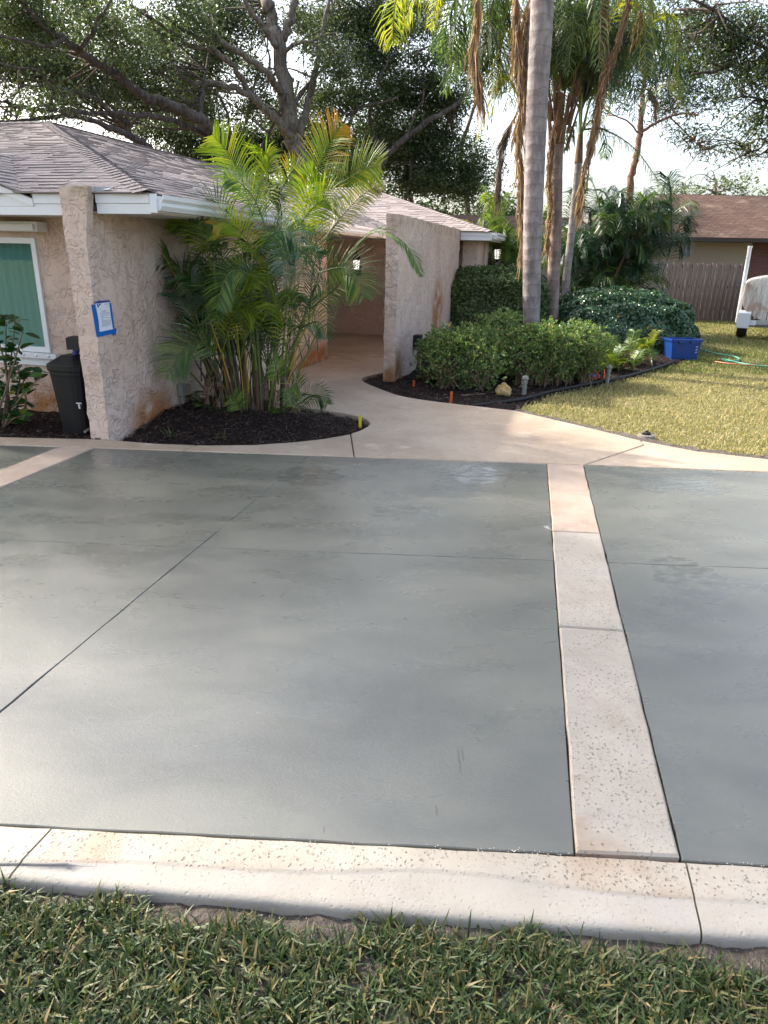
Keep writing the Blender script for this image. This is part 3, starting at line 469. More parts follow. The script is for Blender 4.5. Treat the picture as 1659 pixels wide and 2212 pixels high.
PALM_D=[
 [(3.78,15.60,0.46,0.080),(3.76,15.60,1.07,0.079),(3.76,15.60,2.23,0.077),(3.76,15.60,3.19,0.075),(3.75,15.60,3.53,0.075)],
 [(3.75,15.60,3.51,0.084),(3.74,15.60,3.78,0.067),(3.73,15.60,4.03,0.051)],
]
# ================================================================ ground, driveway, walkway, beds
def ln(p, q): return lambda y: p[0]+(y-p[1])*(q[0]-p[0])/(q[1]-p[1])       # x at y on a line
def ly(p, q): return lambda x: p[1]+(x-p[0])*(q[1]-p[1])/(q[0]-p[0])       # y at x on a line
g = MB(); g.quad((-250, -60, -.16), (250, -60, -.16), (250, 400, -.16), (-250, 400, -.16)); g.build('ground', M['thatch'], kind='structure')
BED1 = [(-2.52, 6.245), (-2.1, 6.165), (-1.62, 6.14), (-1.2, 6.2), (-.84, 6.34), (-.6, 6.48), (-.42, 6.63), (-.26, 6.86), (-.18, 7.1), (-.19, 7.3), (-.29, 7.5), (-.48, 7.67), (-.75, 7.82), (-1.05, 7.96), (-1.35, 8.2), (-1.62, 8.5), (-1.93, 8.62)]
BED0 = [(-8, 6.16), (-3.58, 6.26), (-2.77, 6.27), (-2.55, 6.27), (-2.6, 6.95), (-8, 8.6)]
BED2 = [(.02, 10.75), (-.16, 10.5), (-.32, 10.2), (-.36, 9.95), (-.28, 9.65), (-.12, 9.3), (.14, 8.82), (.4, 8.58), (.7, 8.4), (1.05, 8.24), (1.53, 8.05), (1.75, 8.62), (2.13, 9.26), (2.83, 9.93), (3.64, 10.74), (4.54, 11.83), (5.3, 12.8), (6.0, 13.7), (6.3, 15), (6.0, 18), (5.6, 22), (1.5, 22), (1.2, 14.6)]
LAWN = [(1.50, 8.03), (1.75, 8.62), (2.13, 9.26), (2.83, 9.93), (3.64, 10.74), (4.54, 11.83), (5.3, 12.8), (6.0, 13.7), (6.3, 15), (6.0, 18), (5.8, 22.6), (24, 24.5), (24, 5.8), (9, 5.75), (5, 5.95), (3.5, 6.14), (2.92, 6.36), (2.56, 6.72), (2.07, 7.32)]
def soilsheet(name, x0, x1, y0, y1, step, zf, mat):
    xs = np.arange(x0, x1, step); ys = np.arange(y0, y1, step); X, Y = np.meshgrid(xs, ys); Z = zf(X.ravel(), Y.ravel())
    nx = len(xs); vs = np.c_[X.ravel(), Y.ravel(), Z]; b = MB(); b.v = [tuple(v) for v in vs]
    b.f = [(j*nx+i, j*nx+i+1, (j+1)*nx+i+1, (j+1)*nx+i) for j in range(len(ys)-1) for i in range(nx-1)]; b.m = [0]*len(b.f)
    return b.build(name, mat, kind='structure', smooth=True)
def nz(X, Y, f, s=0):
    return (np.sin(X*f*1.3+s)*np.cos(Y*f*1.1+2*s)+.6*np.sin(X*f*2.7+1.7*Y*f+s)+.4*np.cos(X*f*5.1-Y*f*4.3+3*s))/2
def bedz(X, Y):
    z = np.full(len(X), -.115); i0 = inside(BED0, X, Y); i1 = inside(BED1, X, Y); i2 = inside(BED2, X, Y)
    d1 = np.minimum.reduce([np.hypot(X-a, Y-b) for a, b in BED1]); z[i1] = (-.055+np.minimum(d1, .9)*.17)[i1]
    d2 = np.minimum.reduce([np.hypot(X-a, Y-b) for a, b in BED2]); z[i2] = (-.05+np.minimum(d2, 1.)*.09)[i2]
    z[i0] = -.02+np.clip(Y[i0]-6.3, 0, .5)*.12
    return z+nz(X, Y, 9, 1)*.012+RNG.normal(0, .006, len(X))
soilsheet('mulch_bed', -5, 6.6, 5.98, 15, .06, bedz, M['mulch'])
# --- driveway
drv = tag(bpy.data.objects.new('driveway', None), kind='structure'); COL.objects.link(drv)
LBr = ln((-2.58, 5.96), (-2.81, 4.8)); LBl = ln((-2.90, 5.97), (-3.13, 4.8)); DJ = ln((-1.50, 1.9), (-.68, 5.87)); SL = ln((.59, 1.59), (1.40, 5.80)); SRr = ln((.905, 1.585), (1.715, 5.78))
BK = ly((-2.58, 5.96), (1.40, 5.80)); BK2 = ly((1.4, 5.80), (3.27, 5.70)); TJ = ly((-2.31, 3.85), (.99, 3.74)); FR = ly((-1.15, 1.652), (.59, 1.59))
def cross(fx, fy, y0=3.): 
    y = y0
    for _ in range(30): y = fy(fx(y))
    return (fx(y), y)
def cell(fxl, fxr, fyb, fyt, gp, z1=-.002, bev=.003, mat='slab', name='concrete_slab'):
    c = [cross(fxl, fyb), cross(fxr, fyb), cross(fxr, fyt), cross(fxl, fyt)]; q = inset(c, gp)
    # finer outline so that edges can waver a little
    pts = []
    for i in range(4):
        a, b = np.array(q[i]), np.array(q[(i+1) % 4]); n = max(2, int(np.linalg.norm(b-a)/.12))
        for k in range(n):
            e = a+(b-a)*k/n
            if k: e = e+RNG.normal(0, .0016, 2)
            pts.append(tuple(e))
    MB().prism(pts, -.12, z1, bev).build(name, M[mat], drv)
XR = lambda y: 4.35+.19*(y-3); XL = lambda y: -6.2+.1*y; TJ2 = ly((.99, 3.74), (2.24, 3.70)); FR2 = ly((.59, 1.59), (1.15, 1.565)); FRL = ly((-5, 1.76), (-1.15, 1.652)); BKL = ly((-6, 6.06), (-2.9, 5.97)); TJL = ly((-6, 3.95), (-2.31, 3.85))
cell(LBr, DJ, FR, TJ, .0016); cell(DJ, SL, FR, TJ, .0016); cell(LBr, DJ, TJ, BK, .0016); cell(DJ, SL, TJ, BK, .0016)
cell(SRr, XR, FR2, TJ2, .0016); cell(SRr, XR, TJ2, BK2, .0016); cell(XL, LBl, FRL, TJL, .0016); cell(XL, LBl, TJL, BKL, .0016)
S1 = ly((1.10, 4.20), (1.41, 4.18)); S2 = ly((.85, 2.95), (1.16, 2.92)); SF = ly((.59, 1.59), (.905, 1.583)); SB = ly((1.40, 5.80), (1.715, 5.785))
for a, b, m in ((SF, S2, 'band'), (S2, S1, 'band'), (S1, SB, 'bandtan')): cell(SL, SRr, a, b, .0045, .004, .007, m, 'concrete_band')
LF = ly((-5, 1.76), (-1.15, 1.652)); LM = TJ
for a, b in ((LF, LM), (LM, ly((-2.9, 5.97), (-2.58, 5.96)))): cell(LBl, LBr, a, b, .0045, .004, .007, 'bandtan', 'concrete_band')
# front band: pitted inner strip, trowelled rounded lip that meets the verge
OUT = [(-4, 1.60), (-2, 1.50), (-1.05, 1.437), (-.3, 1.385), (.3, 1.345), (.87, 1.315), (1.02, 1.308), (2.2, 1.27), (4, 1.22)]
INN = lambda x: (FRL(x) if x < -1.15 else FR(x) if x < .59 else FR2(x))
OUT = [(a, b*1.02+.0) for a, b in OUT]
oy = lambda x: float(np.interp(x, [q[0] for q in OUT], [q[1] for q in OUT]))
def frontband(x0, x1, sk0, sk1):
    n = max(2, int((x1-x0)/.06)); b = MB(); rows = []
    for i in range(n+1):
        x = x0+(x1-x0)*i/n; sk = sk0+(sk1-sk0)*i/n; yi = INN(x)-.007; yo = oy(x); w = yi-yo; ym = yo+w*(.44+.13*math.sin(x*2.3+1)+.05*math.sin(x*7))
        pr = [(yi, -.1), (yi, -.004), (yi-.006, .003), (ym+.012, .0025), (ym+.004, .0016), (ym, -.0012), (ym-.01, -.002), (yo+.06, -.003), (yo+.03, -.0045), (yo+.016, -.0065), (yo+.008, -.0105), (yo+.003, -.016), (yo, -.024), (yo, -.16)]
        rows.append([(x+(yi-y)*sk, y+.0012*math.sin(x*19)+.001*math.sin(x*43), z) for y, z in pr])
    k = len(rows[0]); b.v = [q for r in rows for q in r]
    for i in range(n):
        for j in range(k-1): b.f.append((i*k+j, (i+1)*k+j, (i+1)*k+j+1, i*k+j+1)); b.m.append(0 if j < 5 else 1)
    nv = len(b.v); b.v += b.v[:k]+b.v[n*k:n*k+k]; b.f += [tuple(nv+j for j in range(k)), tuple(nv+k+j for j in range(k))[::-1]]; b.m += [0, 0]
    b.build('concrete_band', [M['band'], M['lip']], drv, smooth=True)
frontband(-4, -.985, -.1, -.27); frontband(-.978, .908, -.27, -.2); frontband(.914, 4, -.2, -.2)
g = MB(); g.prism([(-6, 1.78), (-1, 1.62), (1, 1.50), (4.5, 1.44), (5, 5.8), (-6, 6.1)], -.13, -.022); g.build('joint_filler', M['joint'], drv)
# --- walkway: three pours
wk = tag(bpy.data.objects.new('walkway', None), kind='structure'); COL.objects.link(wk)
def bk(x): return (BKL(x) if x < -2.9 else BK(x) if x < 1.4 else BK2(x))+.012
def pour(pts, z=.002): MB().prism(pts, -.14, z, .008).build('walkway_slab', M['walk'], wk)
b1 = [(-2.1, 6.165), (-1.62, 6.14), (-1.2, 6.2), (-.84, 6.34), (-.6, 6.48)]
pour([(-6, bk(-6)), (-2.92, bk(-2.92)), (-2.58, bk(-2.58)), (-1.8, bk(-1.8)), (-1.73, 6.135), (-2.1, 6.155), (-2.52, 6.235), (-2.77, 6.262), (-3.58, 6.255), (-6, 6.2)])
pour([(-1.79, bk(-1.79)), (-.276, bk(-.276)), (-.352, 6.69), (-.42, 6.625), (-.6, 6.475), (-.84, 6.335), (-1.2, 6.195), (-1.62, 6.135), (-1.72, 6.133)])
CURV = lambda L, k=4: [tuple(q) for q in spline([(a, b, 0) for a, b in L], k)[:, :2]]
DX = W(.004, 5.95, 0)[:2]
inner = [(-2.0, 8.75), DX] + [W(-.02, 5.97, 0)[:2], W(-2.3, 5.97, 0)[:2], W(-2.3, 10.08, 0)[:2], W(1.46, 10.08, 0)[:2], W(1.46, 5.2, 0)[:2]]
MB().prism([W(-2.29, 6.0, 0)[:2], W(1.455, 6.0, 0)[:2], W(1.455, 10.05, 0)[:2], W(-2.29, 10.05, 0)[:2]], -.14, .0, .0).build('porch_floor', M['walk'], wk)
pour([(-.268, bk(-.268)), (1.4, bk(1.4)), (1.728, bk(1.728)), (2.50, 6.55), (2.52, 6.72), (2.07, 7.32)] + CURV([(1.50, 8.03), (1.05, 8.24), (.7, 8.4), (.4, 8.58), (.14, 8.82), (-.12, 9.3), (-.28, 9.65), (-.36, 9.95), (-.32, 10.2), (-.16, 10.5), (.02, 10.75)]) + [W(1.46, 5.0, 0)[:2], W(1.455, 5.992, 0)[:2], W(.01, 5.992, 0)[:2], W(.01, 2.6, 0)[:2]] + CURV([(-1.62, 8.5), (-1.35, 8.2), (-1.05, 7.96), (-.75, 7.82), (-.48, 7.67), (-.29, 7.5), (-.19, 7.3), (-.18, 7.1), (-.26, 6.86), (-.344, 6.72)]))
pour([(1.738, bk(1.738)), (3.27, bk(3.27)), (4.6, bk(4.6)), (6, 5.62), (9, 5.5), (9, 5.72), (5, 5.92), (3.5, 6.12), (2.92, 6.35), (2.53, 6.70), (2.515, 6.55)])
# soil of the verge and the lawn sheet
soilsheet('verge_soil', -4.6, 4.6, -1.2, 1.62, .035, lambda X, Y: -.044+nz(X, Y, 14)*.010+RNG.normal(0, .004, len(X))-.0*X, M['soil'])
def lawnz(X, Y):
    z = np.full(len(X), -.045)+nz(X, Y, 1.1)*.02; z[~inside(LAWN, X, Y)] -= .12
    return z
soilsheet('lawn_soil', 1.2, 24, 5.6, 26, .22, lawnz, M['thatch'])
g = MB(); g.prism([(-30, 26), (40, 26), (60, 200), (-60, 200)], -.3, -.12); g.build('back_yard', M['thatch'], kind='structure')
# edging of bare grey soil along the walkway/lawn border
b = MB()
for i, (x, y) in enumerate(spline([(1.46, 8.09, 0), (2.05, 7.38, 0), (2.52, 6.8, 0), (2.95, 6.42, 0), (3.5, 6.2, 0), (5, 6.0, 0)], 7)[:, :2]): b.add([(x-.06, y-.03, -.03), (x+.10+.05*math.sin(i*1.7), y+.09+.04*math.sin(i*2.3), -.012)], [])
n = len(b.v)//2; b.f = [(2*i, 2*i+1, 2*i+3, 2*i+2) for i in range(n-1)]; b.m = [0]*len(b.f)
b.build('soil_edge', M['soil'], kind='structure')
# ================================================================ grass and mulch (uncountable)
def blades(name, P, h, w, mat, lean=.9, lying=.25, zf=None):
    N = len(P); a = RNG.uniform(0, 2*np.pi, N); H = h*RNG.uniform(.5, 1.25, N); ww = w*RNG.uniform(.7, 1.3, N); ln_ = RNG.uniform(.15, lean, N)
    lie = RNG.random(N) < lying; ln_[lie] = RNG.uniform(1.1, 1.45, lie.sum())
    d = np.c_[np.cos(a), np.sin(a), np.zeros(N)]; b2 = a+np.pi/2+RNG.normal(0, .4, N); s = np.c_[np.cos(b2), np.sin(b2), RNG.normal(0, .25, N)]*ww[:, None]/2
    up = np.array([0, 0, 1.]); p1 = P+(d*np.sin(ln_*.6)[:, None]+up*np.cos(ln_*.6)[:, None])*(H*.5)[:, None]
    p2 = p1+(d*np.sin(np.minimum(ln_*1.25, 1.65))[:, None]+up*np.cos(np.minimum(ln_*1.25, 1.65))[:, None])*(H*.5)[:, None]
    p2[:, 2] = np.maximum(p2[:, 2], P[:, 2]+.004)
    V = np.stack([P-s*.7, P+s*.7, p1+s, p1-s, p2+s*.12, p2-s*.12], 1)
    o = npmesh(name, V, 6, mat, fidx=[(0, 1, 2, 3), (3, 2, 4, 5)]); o['kind'] = 'stuff'; return o
N = 235000; X = RNG.uniform(-2.6, 2.6, N); Y = RNG.uniform(-.4, 1.50, N)
edge = np.array([oy(x) for x in X])-.055+.022*np.sin(X*5)+.022*np.sin(X*17+1)+RNG.normal(0, .016, N)
bare = np.zeros(N)
for cx, cy, r in ((-.48, 1.08, .05), (.05, 1.13, .08), (.33, 1.18, .06), (-.40, 1.16, .05), (-.25, 1.22, .05), (-.05, 1.2, .05)): bare = np.maximum(bare, 1-np.hypot((X-cx), (Y-cy)*1.5)/r)
den = np.clip(.72+.5*nz(X, Y, 13, 2), .2, 1); k = (Y < edge) & (RNG.random(N) < den) & (RNG.random(N) > bare*1.5)
blades('verge_grass', np.c_[X[k], Y[k], np.full(k.sum(), -.046)], .066, .0062, M['grass'], 1.3, .55)
P = []
for y0, y1, x1, dn in ((5.9, 8.5, 5, 3800), (8.5, 11.5, 8, 2200), (11.5, 15, 11, 1200), (15, 24, 16, 600)):
    n = int((x1-1.2)*(y1-y0)*dn); X = RNG.uniform(1.2, x1, n); Y = RNG.uniform(y0, y1, n); k = inside(LAWN, X, Y); 
    dd = np.minimum.reduce([np.hypot(X-a, Y-b) for a, b in [(1.5, 8.03), (1.78, 7.68), (2.07, 7.32), (2.3, 7.0), (2.56, 6.72), (2.92, 6.36), (3.5, 6.14), (4.2, 6.05)]]); k &= (dd > .2*RNG.random(n)+.05) & (RNG.random(n) < np.clip(.75+.5*nz(X, Y, 3, 4), .25, 1)); P.append(np.c_[X[k], Y[k], np.full(k.sum(), -.045)])
P = np.vstack(P); far = P[:, 1] > 11.5
blades('lawn_grass', P[~far], .048, .0062, M['lawn'], 1.2, .3); blades('lawn_grass', P[far], .058, .011, M['lawn2'], 1.2, .3)
def chips(name, poly, n, x0, x1, y0, y1, zf, mat, L=.05):
    X = RNG.uniform(x0, x1, n); Y = RNG.uniform(y0, y1, n); k = inside(poly, X, Y); X = X[k]; Y = Y[k]; Z = zf(X, Y)+RNG.uniform(.0, .014, len(X)); n = len(X)
    a = RNG.uniform(0, 6.3, n); l = L*RNG.uniform(.3, 1.2, n)[:, None]; w = L*.16*RNG.uniform(.5, 1.6, n)[:, None]; t = RNG.normal(0, .3, n)
    d = np.c_[np.cos(a)*np.cos(t), np.sin(a)*np.cos(t), np.sin(t)]*l/2; s = np.c_[-np.sin(a), np.cos(a), RNG.normal(0, .4, n)]*w/2; P = np.c_[X, Y, Z]; u = np.array([0, 0, 1.])*w*.5
    o = npmesh(name, np.stack([P-d-s, P+d-s*.4, P+d*.9+s, P-d+s, P+u], 1), 5, mat, fidx=[(0, 1, 4), (1, 2, 4), (2, 3, 4), (3, 0, 4)]); o['kind'] = 'stuff'; return o
chips('mulch_chips', BED1, 16000, -2.6, -.1, 6.1, 8.7, bedz, M['chip'], .045); chips('mulch_chips', BED0, 7000, -4.6, -2.5, 6.2, 7.0, bedz, M['chip'], .05); chips('mulch_chips', BED2, 26000, -.4, 5.6, 8, 13.4, bedz, M['chip'], .055)
X = RNG.uniform(-2, 2, 500); Y = np.array([oy(x) for x in X])-RNG.uniform(.0, .09, 500)
P = np.c_[X, Y, np.full(500, -.043)]; r = RNG.uniform(.0012, .0045, 500)[:, None]
blk = np.stack([P+r*np.array(q) for q in ((1, .2, 0), (-.3, 1, .1), (-.9, -.2, 0), (.1, -1, .1), (.1, .1, .9))], 1)
npmesh('soil_crumbs', blk, 5, plain('pale_crumb', (.2, .17, .155), .9, .5, 60), kind='stuff', fidx=[(0, 1, 4), (1, 2, 4), (2, 3, 4), (3, 0, 4)])
gr = np.vstack([np.c_[RNG.uniform(.3, .60, 46), np.zeros(46)], np.c_[RNG.uniform(.95, 1.3, 40), np.zeros(40)], np.c_[RNG.uniform(-.5, .25, 16), np.zeros(16)]])
gr[:, 1] = [INN(x) for x in gr[:, 0]]; gr[:, 1] += np.abs(RNG.normal(0, .009, len(gr)))-.006; gr = np.vstack([gr, np.c_[RNG.normal(1.085, .012, 26), RNG.normal(4.27, .02, 26)]])
P = np.c_[gr, np.full(len(gr), -.002)]; r = RNG.uniform(.0008, .0024, len(gr))[:, None]; r[-26:] *= 2.2
npmesh('white_grit', np.stack([P+r*np.array(q) for q in ((1, .2, 0), (-.3, 1, .1), (-.9, -.2, 0), (.1, -1, .1), (.1, .1, .9))], 1), 5, plain('white_grit', (.6, .58, .55), .9, .3, 60), kind='stuff', fidx=[(0, 1, 4), (1, 2, 4), (2, 3, 4), (3, 0, 4)])
# ================================================================ the house
H = thing('stucco_house', (-2.5, 9, 0), 'single storey pink stucco house with a low shingled hip roof and wing walls', 'house')
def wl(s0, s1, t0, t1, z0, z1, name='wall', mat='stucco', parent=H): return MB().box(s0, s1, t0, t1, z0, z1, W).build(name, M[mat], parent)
def rough_box(s0, s1, t0, t1, z0, z1, name='wing_wall', step=.07, amp=.004, taper=0):
    """box of stucco with slightly wavering faces and worn arrises"""
    bm = bmesh.new(); n = [max(1, int((b-a)/step)) for a, b in ((s0, s1), (t0, t1), (z0, z1))]
    bmesh.ops.create_cube(bm, size=1)
    for ax in range(3):
        es = [e for e in bm.edges if abs((e.verts[0].co-e.verts[1].co)[ax]) > 1e-4 and all(abs((e.verts[0].co-e.verts[1].co)[q]) < 1e-4 for q in range(3) if q != ax)]
        if n[ax] > 1: bmesh.ops.subdivide_edges(bm, edges=es, cuts=min(n[ax], 60)-1, use_grid_fill=True)
    for v in bm.verts:
        c = v.co; s = s0+(c.x+.5)*(s1-s0); t = t0+(c.y+.5)*(t1-t0); z = z0+(c.z+.5)*(z1-z0)
        e = sum(abs(abs(q)-.5) < 1e-4 for q in c); k = amp*(1 if e < 2 else 1.4)
        s += random.gauss(0, k)*.6-(.006 if e > 1 else 0)*np.sign(c.x)*(abs(c.x) > .49); t += random.gauss(0, k)*.6; z += random.gauss(0, k)*.5 if c.z > .49 else 0
        if taper: s -= max(0, s)*max(0, min(1, (taper-z)/.36))
        v.co = W(s, t, z)
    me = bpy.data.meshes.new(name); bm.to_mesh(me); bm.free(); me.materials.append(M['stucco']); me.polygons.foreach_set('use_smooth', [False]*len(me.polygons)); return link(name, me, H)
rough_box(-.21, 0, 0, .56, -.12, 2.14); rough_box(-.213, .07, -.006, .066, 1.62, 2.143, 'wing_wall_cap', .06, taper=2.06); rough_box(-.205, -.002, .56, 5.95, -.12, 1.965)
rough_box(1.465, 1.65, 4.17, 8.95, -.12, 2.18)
# front wall with the window opening
wz0, wz1, ws0, ws1 = .66, 1.745, -2.75, -1.06
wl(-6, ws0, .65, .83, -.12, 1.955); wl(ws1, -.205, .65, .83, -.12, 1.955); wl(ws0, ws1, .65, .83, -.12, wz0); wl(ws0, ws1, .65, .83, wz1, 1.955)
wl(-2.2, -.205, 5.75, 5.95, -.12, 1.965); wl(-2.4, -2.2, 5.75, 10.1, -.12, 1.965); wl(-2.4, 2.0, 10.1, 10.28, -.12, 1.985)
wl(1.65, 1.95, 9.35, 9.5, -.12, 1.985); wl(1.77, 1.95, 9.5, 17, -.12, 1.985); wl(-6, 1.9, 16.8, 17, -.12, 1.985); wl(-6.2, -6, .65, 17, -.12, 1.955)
# window
wf = MB()
fw = .052
for a in ((ws0, ws1, wz0, wz0+fw), (ws0, ws1, wz1-fw, wz1), (ws0, ws0+fw, wz0+fw, wz1-fw), (ws1-fw, ws1, wz0+fw, wz1-fw)): wf.box(a[0], a[1], .625, .70, a[2], a[3], W)
wf = wf.build('window', M['white'], H)
MB().quad(W(ws0+fw, .676, wz0+fw), W(ws1-fw, .676, wz0+fw), W(ws1-fw, .676, wz1-fw), W(ws0+fw, .676, wz1-fw)).build('pane', M['glass'], wf)
c = MB(); nn = 140
for i in range(nn+1):
    s = ws0+.02+(ws1-ws0-.04)*i/nn; t = .78+.018*math.sin(i*.9)+.01*math.sin(i*.37+1); c.v += [W(s, t, wz0-.05), W(s, t, wz1+.02)]
c.f = [(2*i, 2*i+2, 2*i+3, 2*i+1) for i in range(nn)]; c.m = [0]*nn; c.build('curtain', M['curtain'], wf, smooth=True)
MB().box(-2.86, -.965, .585, .648, .603, .655, W).build('window_sill', M['white'], H); MB().box(-2.86, -1.075, .63, .648, .525, .601, W).build('sill_panel', M['white'], H)
rv = MB()
for i in range(8): rv.lathe([(.011, 0), (.011, .005), (.004, .009)], (0, 0, 0), 8)
k = len(rv.v)//8; rv.v = [W(-1.05-.15*(i//k)+v[0], .584-v[2], .630+v[1]) for i, v in enumerate(rv.v)]; rv.build('sill_bolt', M['steel'], H)
sb = MB(); sb.box(-2.9, -.905, .50, .64, 1.80, 1.885, W); sb.box(-2.9, -.93, .47, .495, 1.808, 1.862, W); sb.build('shutter_box', M['white'], H)
# fascias, soffits and gutters
def fas(s0, s1, t, z0, z1, nm='fascia'):
    m = MB(); zm = z0+(z1-z0)*.5; m.box(s0, s1, t+.006, t+.03, z0, zm, W); m.box(s0, s1, t-.004, t+.03, zm+.002, z1, W); return m.build(nm, M['white'], H)
fas(-.55, -.217, .082, 1.922, 2.098); fas(.072, .578, .082, 1.938, 2.095)
m = MB(); m.box(-3.9, -.55, .088, .11, 1.922, 1.988, W); m.add([W(-.55, .092, 1.99), W(-.55, .092, 2.02), W(-2.2, .092, 2.54), W(-3.85, .092, 2.02), W(-3.85, .092, 1.99)], [(0, 1, 2, 3, 4)]); m.build('gable_panel', M['white'], H)
for sg in (1, -1):
    m = MB(); q = [(-2.2+sg*1.65, 1.99), (-2.2+sg*1.65, 2.055), (-2.2, 2.60), (-2.2, 2.535)]
    m.hexa([W(q[0][0], .07, q[0][1]), W(q[1][0], .07, q[1][1]), W(q[2][0], .07, q[2][1]), W(q[3][0], .07, q[3][1])], [W(a, .09, b) for a, b in q]); m.build('rake_board', M['white'], H)
m = MB(); m.box(-6, -.215, .112, .65, 1.925, 1.935, W); m.box(.005, .56, .112, 5.95, 1.945, 1.955, W); m.box(.0, .56, 5.95, 6.82, 1.945, 1.955, W); m.box(-2.4, 2.0, 8.99, 10.1, 1.987, 1.997, W); m.box(-2.2, .0, 5.955, 8.985, 1.987, 1.997, W); m.box(1.655, 2.2, 8.99, 17, 1.999, 2.009, W); m.build('soffit', M['soffit'], H)
KP = [(.0, .0), (.075, .0), (.098, .035), (.09, .06), (.115, .085), (.118, .118), (.108, .118), (.104, .09), (.0, .09)]
def gutter(s, t0, t1, z, mat='white', name='gutter'):
    m = MB(); n = len(KP); m.add([W(s+a, t0, z+b) for a, b in KP]+[W(s+a, t1, z+b) for a, b in KP], [tuple(range(n)), tuple(range(n, 2*n))[::-1]]+[(i, n+i, n+(i+1) % n, (i+1) % n) for i in range(n)]); return m.build(name, M[mat], H)
m = MB(); m.box(.55, .582, .116, 6.8, 1.955, 2.085, W); m.box(.582, .645, .078, .096, 1.948, 2.09, W); m.build('fascia', M['white'], H)
gutter(.585, .098, 6.8, 1.965); m = MB(); m.box(.05, .70, 6.805, 7.0, 1.95, 2.075, W); m.build('gutter_end', M['cream'], H)
fas(.3, 1.462, 8.95, 1.99, 2.145); fas(1.653, 2.24, 8.95, 1.99, 2.145); m = MB(); m.box(2.205, 2.238, 8.985, 17, 1.99, 2.145, W); m.build('fascia', M['white'], H)
gutter(2.242, 9.2, 17, 2.02)
fl = MB(); fl.hexa([W(.072, .06, 2.10), W(.22, .06, 2.12), W(.22, .08, 2.12), W(.072, .08, 2.10)], [W(.072, .07, 2.145), W(.23, .12, 2.145), W(.23, .14, 2.145), W(.072, .09, 2.145)]); fl.build('flashing', plain('grey_flashing', (.33, .34, .36), .5), H)
# roof: underlay planes and shingles laid course by course
PIT = .295; TE, SE, ZE = .06, .59, 2.10
roof = MB()
zF = lambda t: ZE+PIT*(t-TE); zR = lambda s: ZE+PIT*(SE-s); zF2 = lambda t: 2.15+.3*(t-8.93)
AP = (SE-4.42, TE+4.42); ZA = zF(AP[1]); AP2 = (-1.27, 12.44); ZA2 = zF2(AP2[1])
dz = -.012
def rp(*q): roof.add([W(a, b, c+dz) for a, b, c in q], [tuple(range(len(q)))])
rp((-9.5, TE, ZE), (SE, TE, ZE), (*AP, ZA), (-9.5, AP[1], ZA)); rp((SE, TE, ZE), (SE, 17, ZE), (AP[0], 17, ZA), (*AP, ZA))
rp((AP[0], 17, ZA), (-9.5, 17, ZA-.29*5), (-9.5, AP[1]+4.4, ZA-.29*5), (AP[0], AP[1], ZA)); rp((-9.5, AP[1], ZA), (AP[0], AP[1], ZA), (-9.4, AP[1]+4.9, ZA-1.42), (-9.5, AP[1]+4.9, ZA-1.42))
rp((-4, 8.93, zF2(8.93)), (2.25, 8.93, zF2(8.93)), (*AP2, ZA2), (-4, AP2[1], ZA2)); rp((2.25, 8.93, zF2(8.93)), (2.25, 15.95, zF2(8.93)), (*AP2, ZA2)); rp((2.25, 15.95, zF2(8.93)), (-4, 15.95, zF2(8.93)), (-4, AP2[1], ZA2), (*AP2, ZA2))
GA, GB, GP = (-.58, 2.105), (-3.92, 2.105), (-2.25, 2.805)
rp((-.53, .05, 2.06), (-2.2, .05, 2.605), (-2.2, 1.8, 2.605)); rp((-3.87, .05, 2.06), (-2.2, 1.8, 2.605), (-2.2, .05, 2.605))
for s0, s1, t0, t1, z in ((.32, .345, .44, 16, 2.095),): pass
roof = roof.build('roof', M['underlay'], H)
TABS = []
def course(org, U, V, L, lo, hi, ex=.135, nrm=None):
    """org + u*U + v*V; lo/hi(v) bound u; tabs collected as 8-vertex wedges"""
    U = np.array(U, float); V = np.array(V, float); Nn = np.cross(U, V); Nn *= np.sign(Nn[2]); Nn /= np.linalg.norm(Nn); k = 0; v = 0.
    while v < L-.02:
        a, b = lo(v+ex*.5), hi(v+ex*.5); u = a-random.random()*.3; v1 = min(v+ex*1.12, L)
        while u < b:
            w = random.choice((.11, .16, .2, .26, .33)); u0, u1 = max(u, a), min(u+w, b); u += w
            if u1-u0 < .015: continue
            th = random.choice((.006, .007, .013, .014)); j = random.gauss(0, .002); q = lambda x, y, z: O0+org+U*x+V*y+Nn*z
            TABS.append(np.array([q(u0, v+j, -.004), q(u1, v+j, -.004), q(u1, v1, -.004), q(u0, v1, -.004), q(u0+.001, v+j, th), q(u1-.001, v+j, th), q(u1-.001, v1, .002), q(u0+.001, v1, .002)]))
        v += ex
cl = math.hypot(1, PIT); vF = (E1+np.array([0, 0, PIT]))/cl; vR = (-E2+np.array([0, 0, PIT]))/cl
def L0(s, t, z): return E2*s+E1*t+np.array([0, 0, z])
LF_ = (AP[1]-TE)*cl
def gv(v):      # left bound of the front plane: the valley with the small gable
    t = TE+v/cl; z = zF(t); return -.53-(z-2.06)/.3265 if z < 2.6 else -6.2
course(L0(0, TE-.02, zF(TE-.02)), E2, vF, LF_, lambda v: max(gv(v), -6.2), lambda v: SE-v/cl)
course(L0(SE+.015, 0, zR(SE+.015)), E1, vR, LF_, lambda v: TE+v/cl, lambda v: 16.)
c2 = math.hypot(1, .3); vF2 = (E1+np.array([0, 0, .3]))/c2; vR2 = (-E2+np.array([0, 0, .3]))/c2; LF2 = (AP2[1]-8.93)*c2
def lo2(v):     # valley with the big roof
    z = 2.15+.3*v/c2; return min(SE-(z-ZE)/PIT, 2.)-.1
course(L0(0, 8.91, zF2(8.91)), E2, vF2, LF2, lo2, lambda v: 2.25-v/c2)
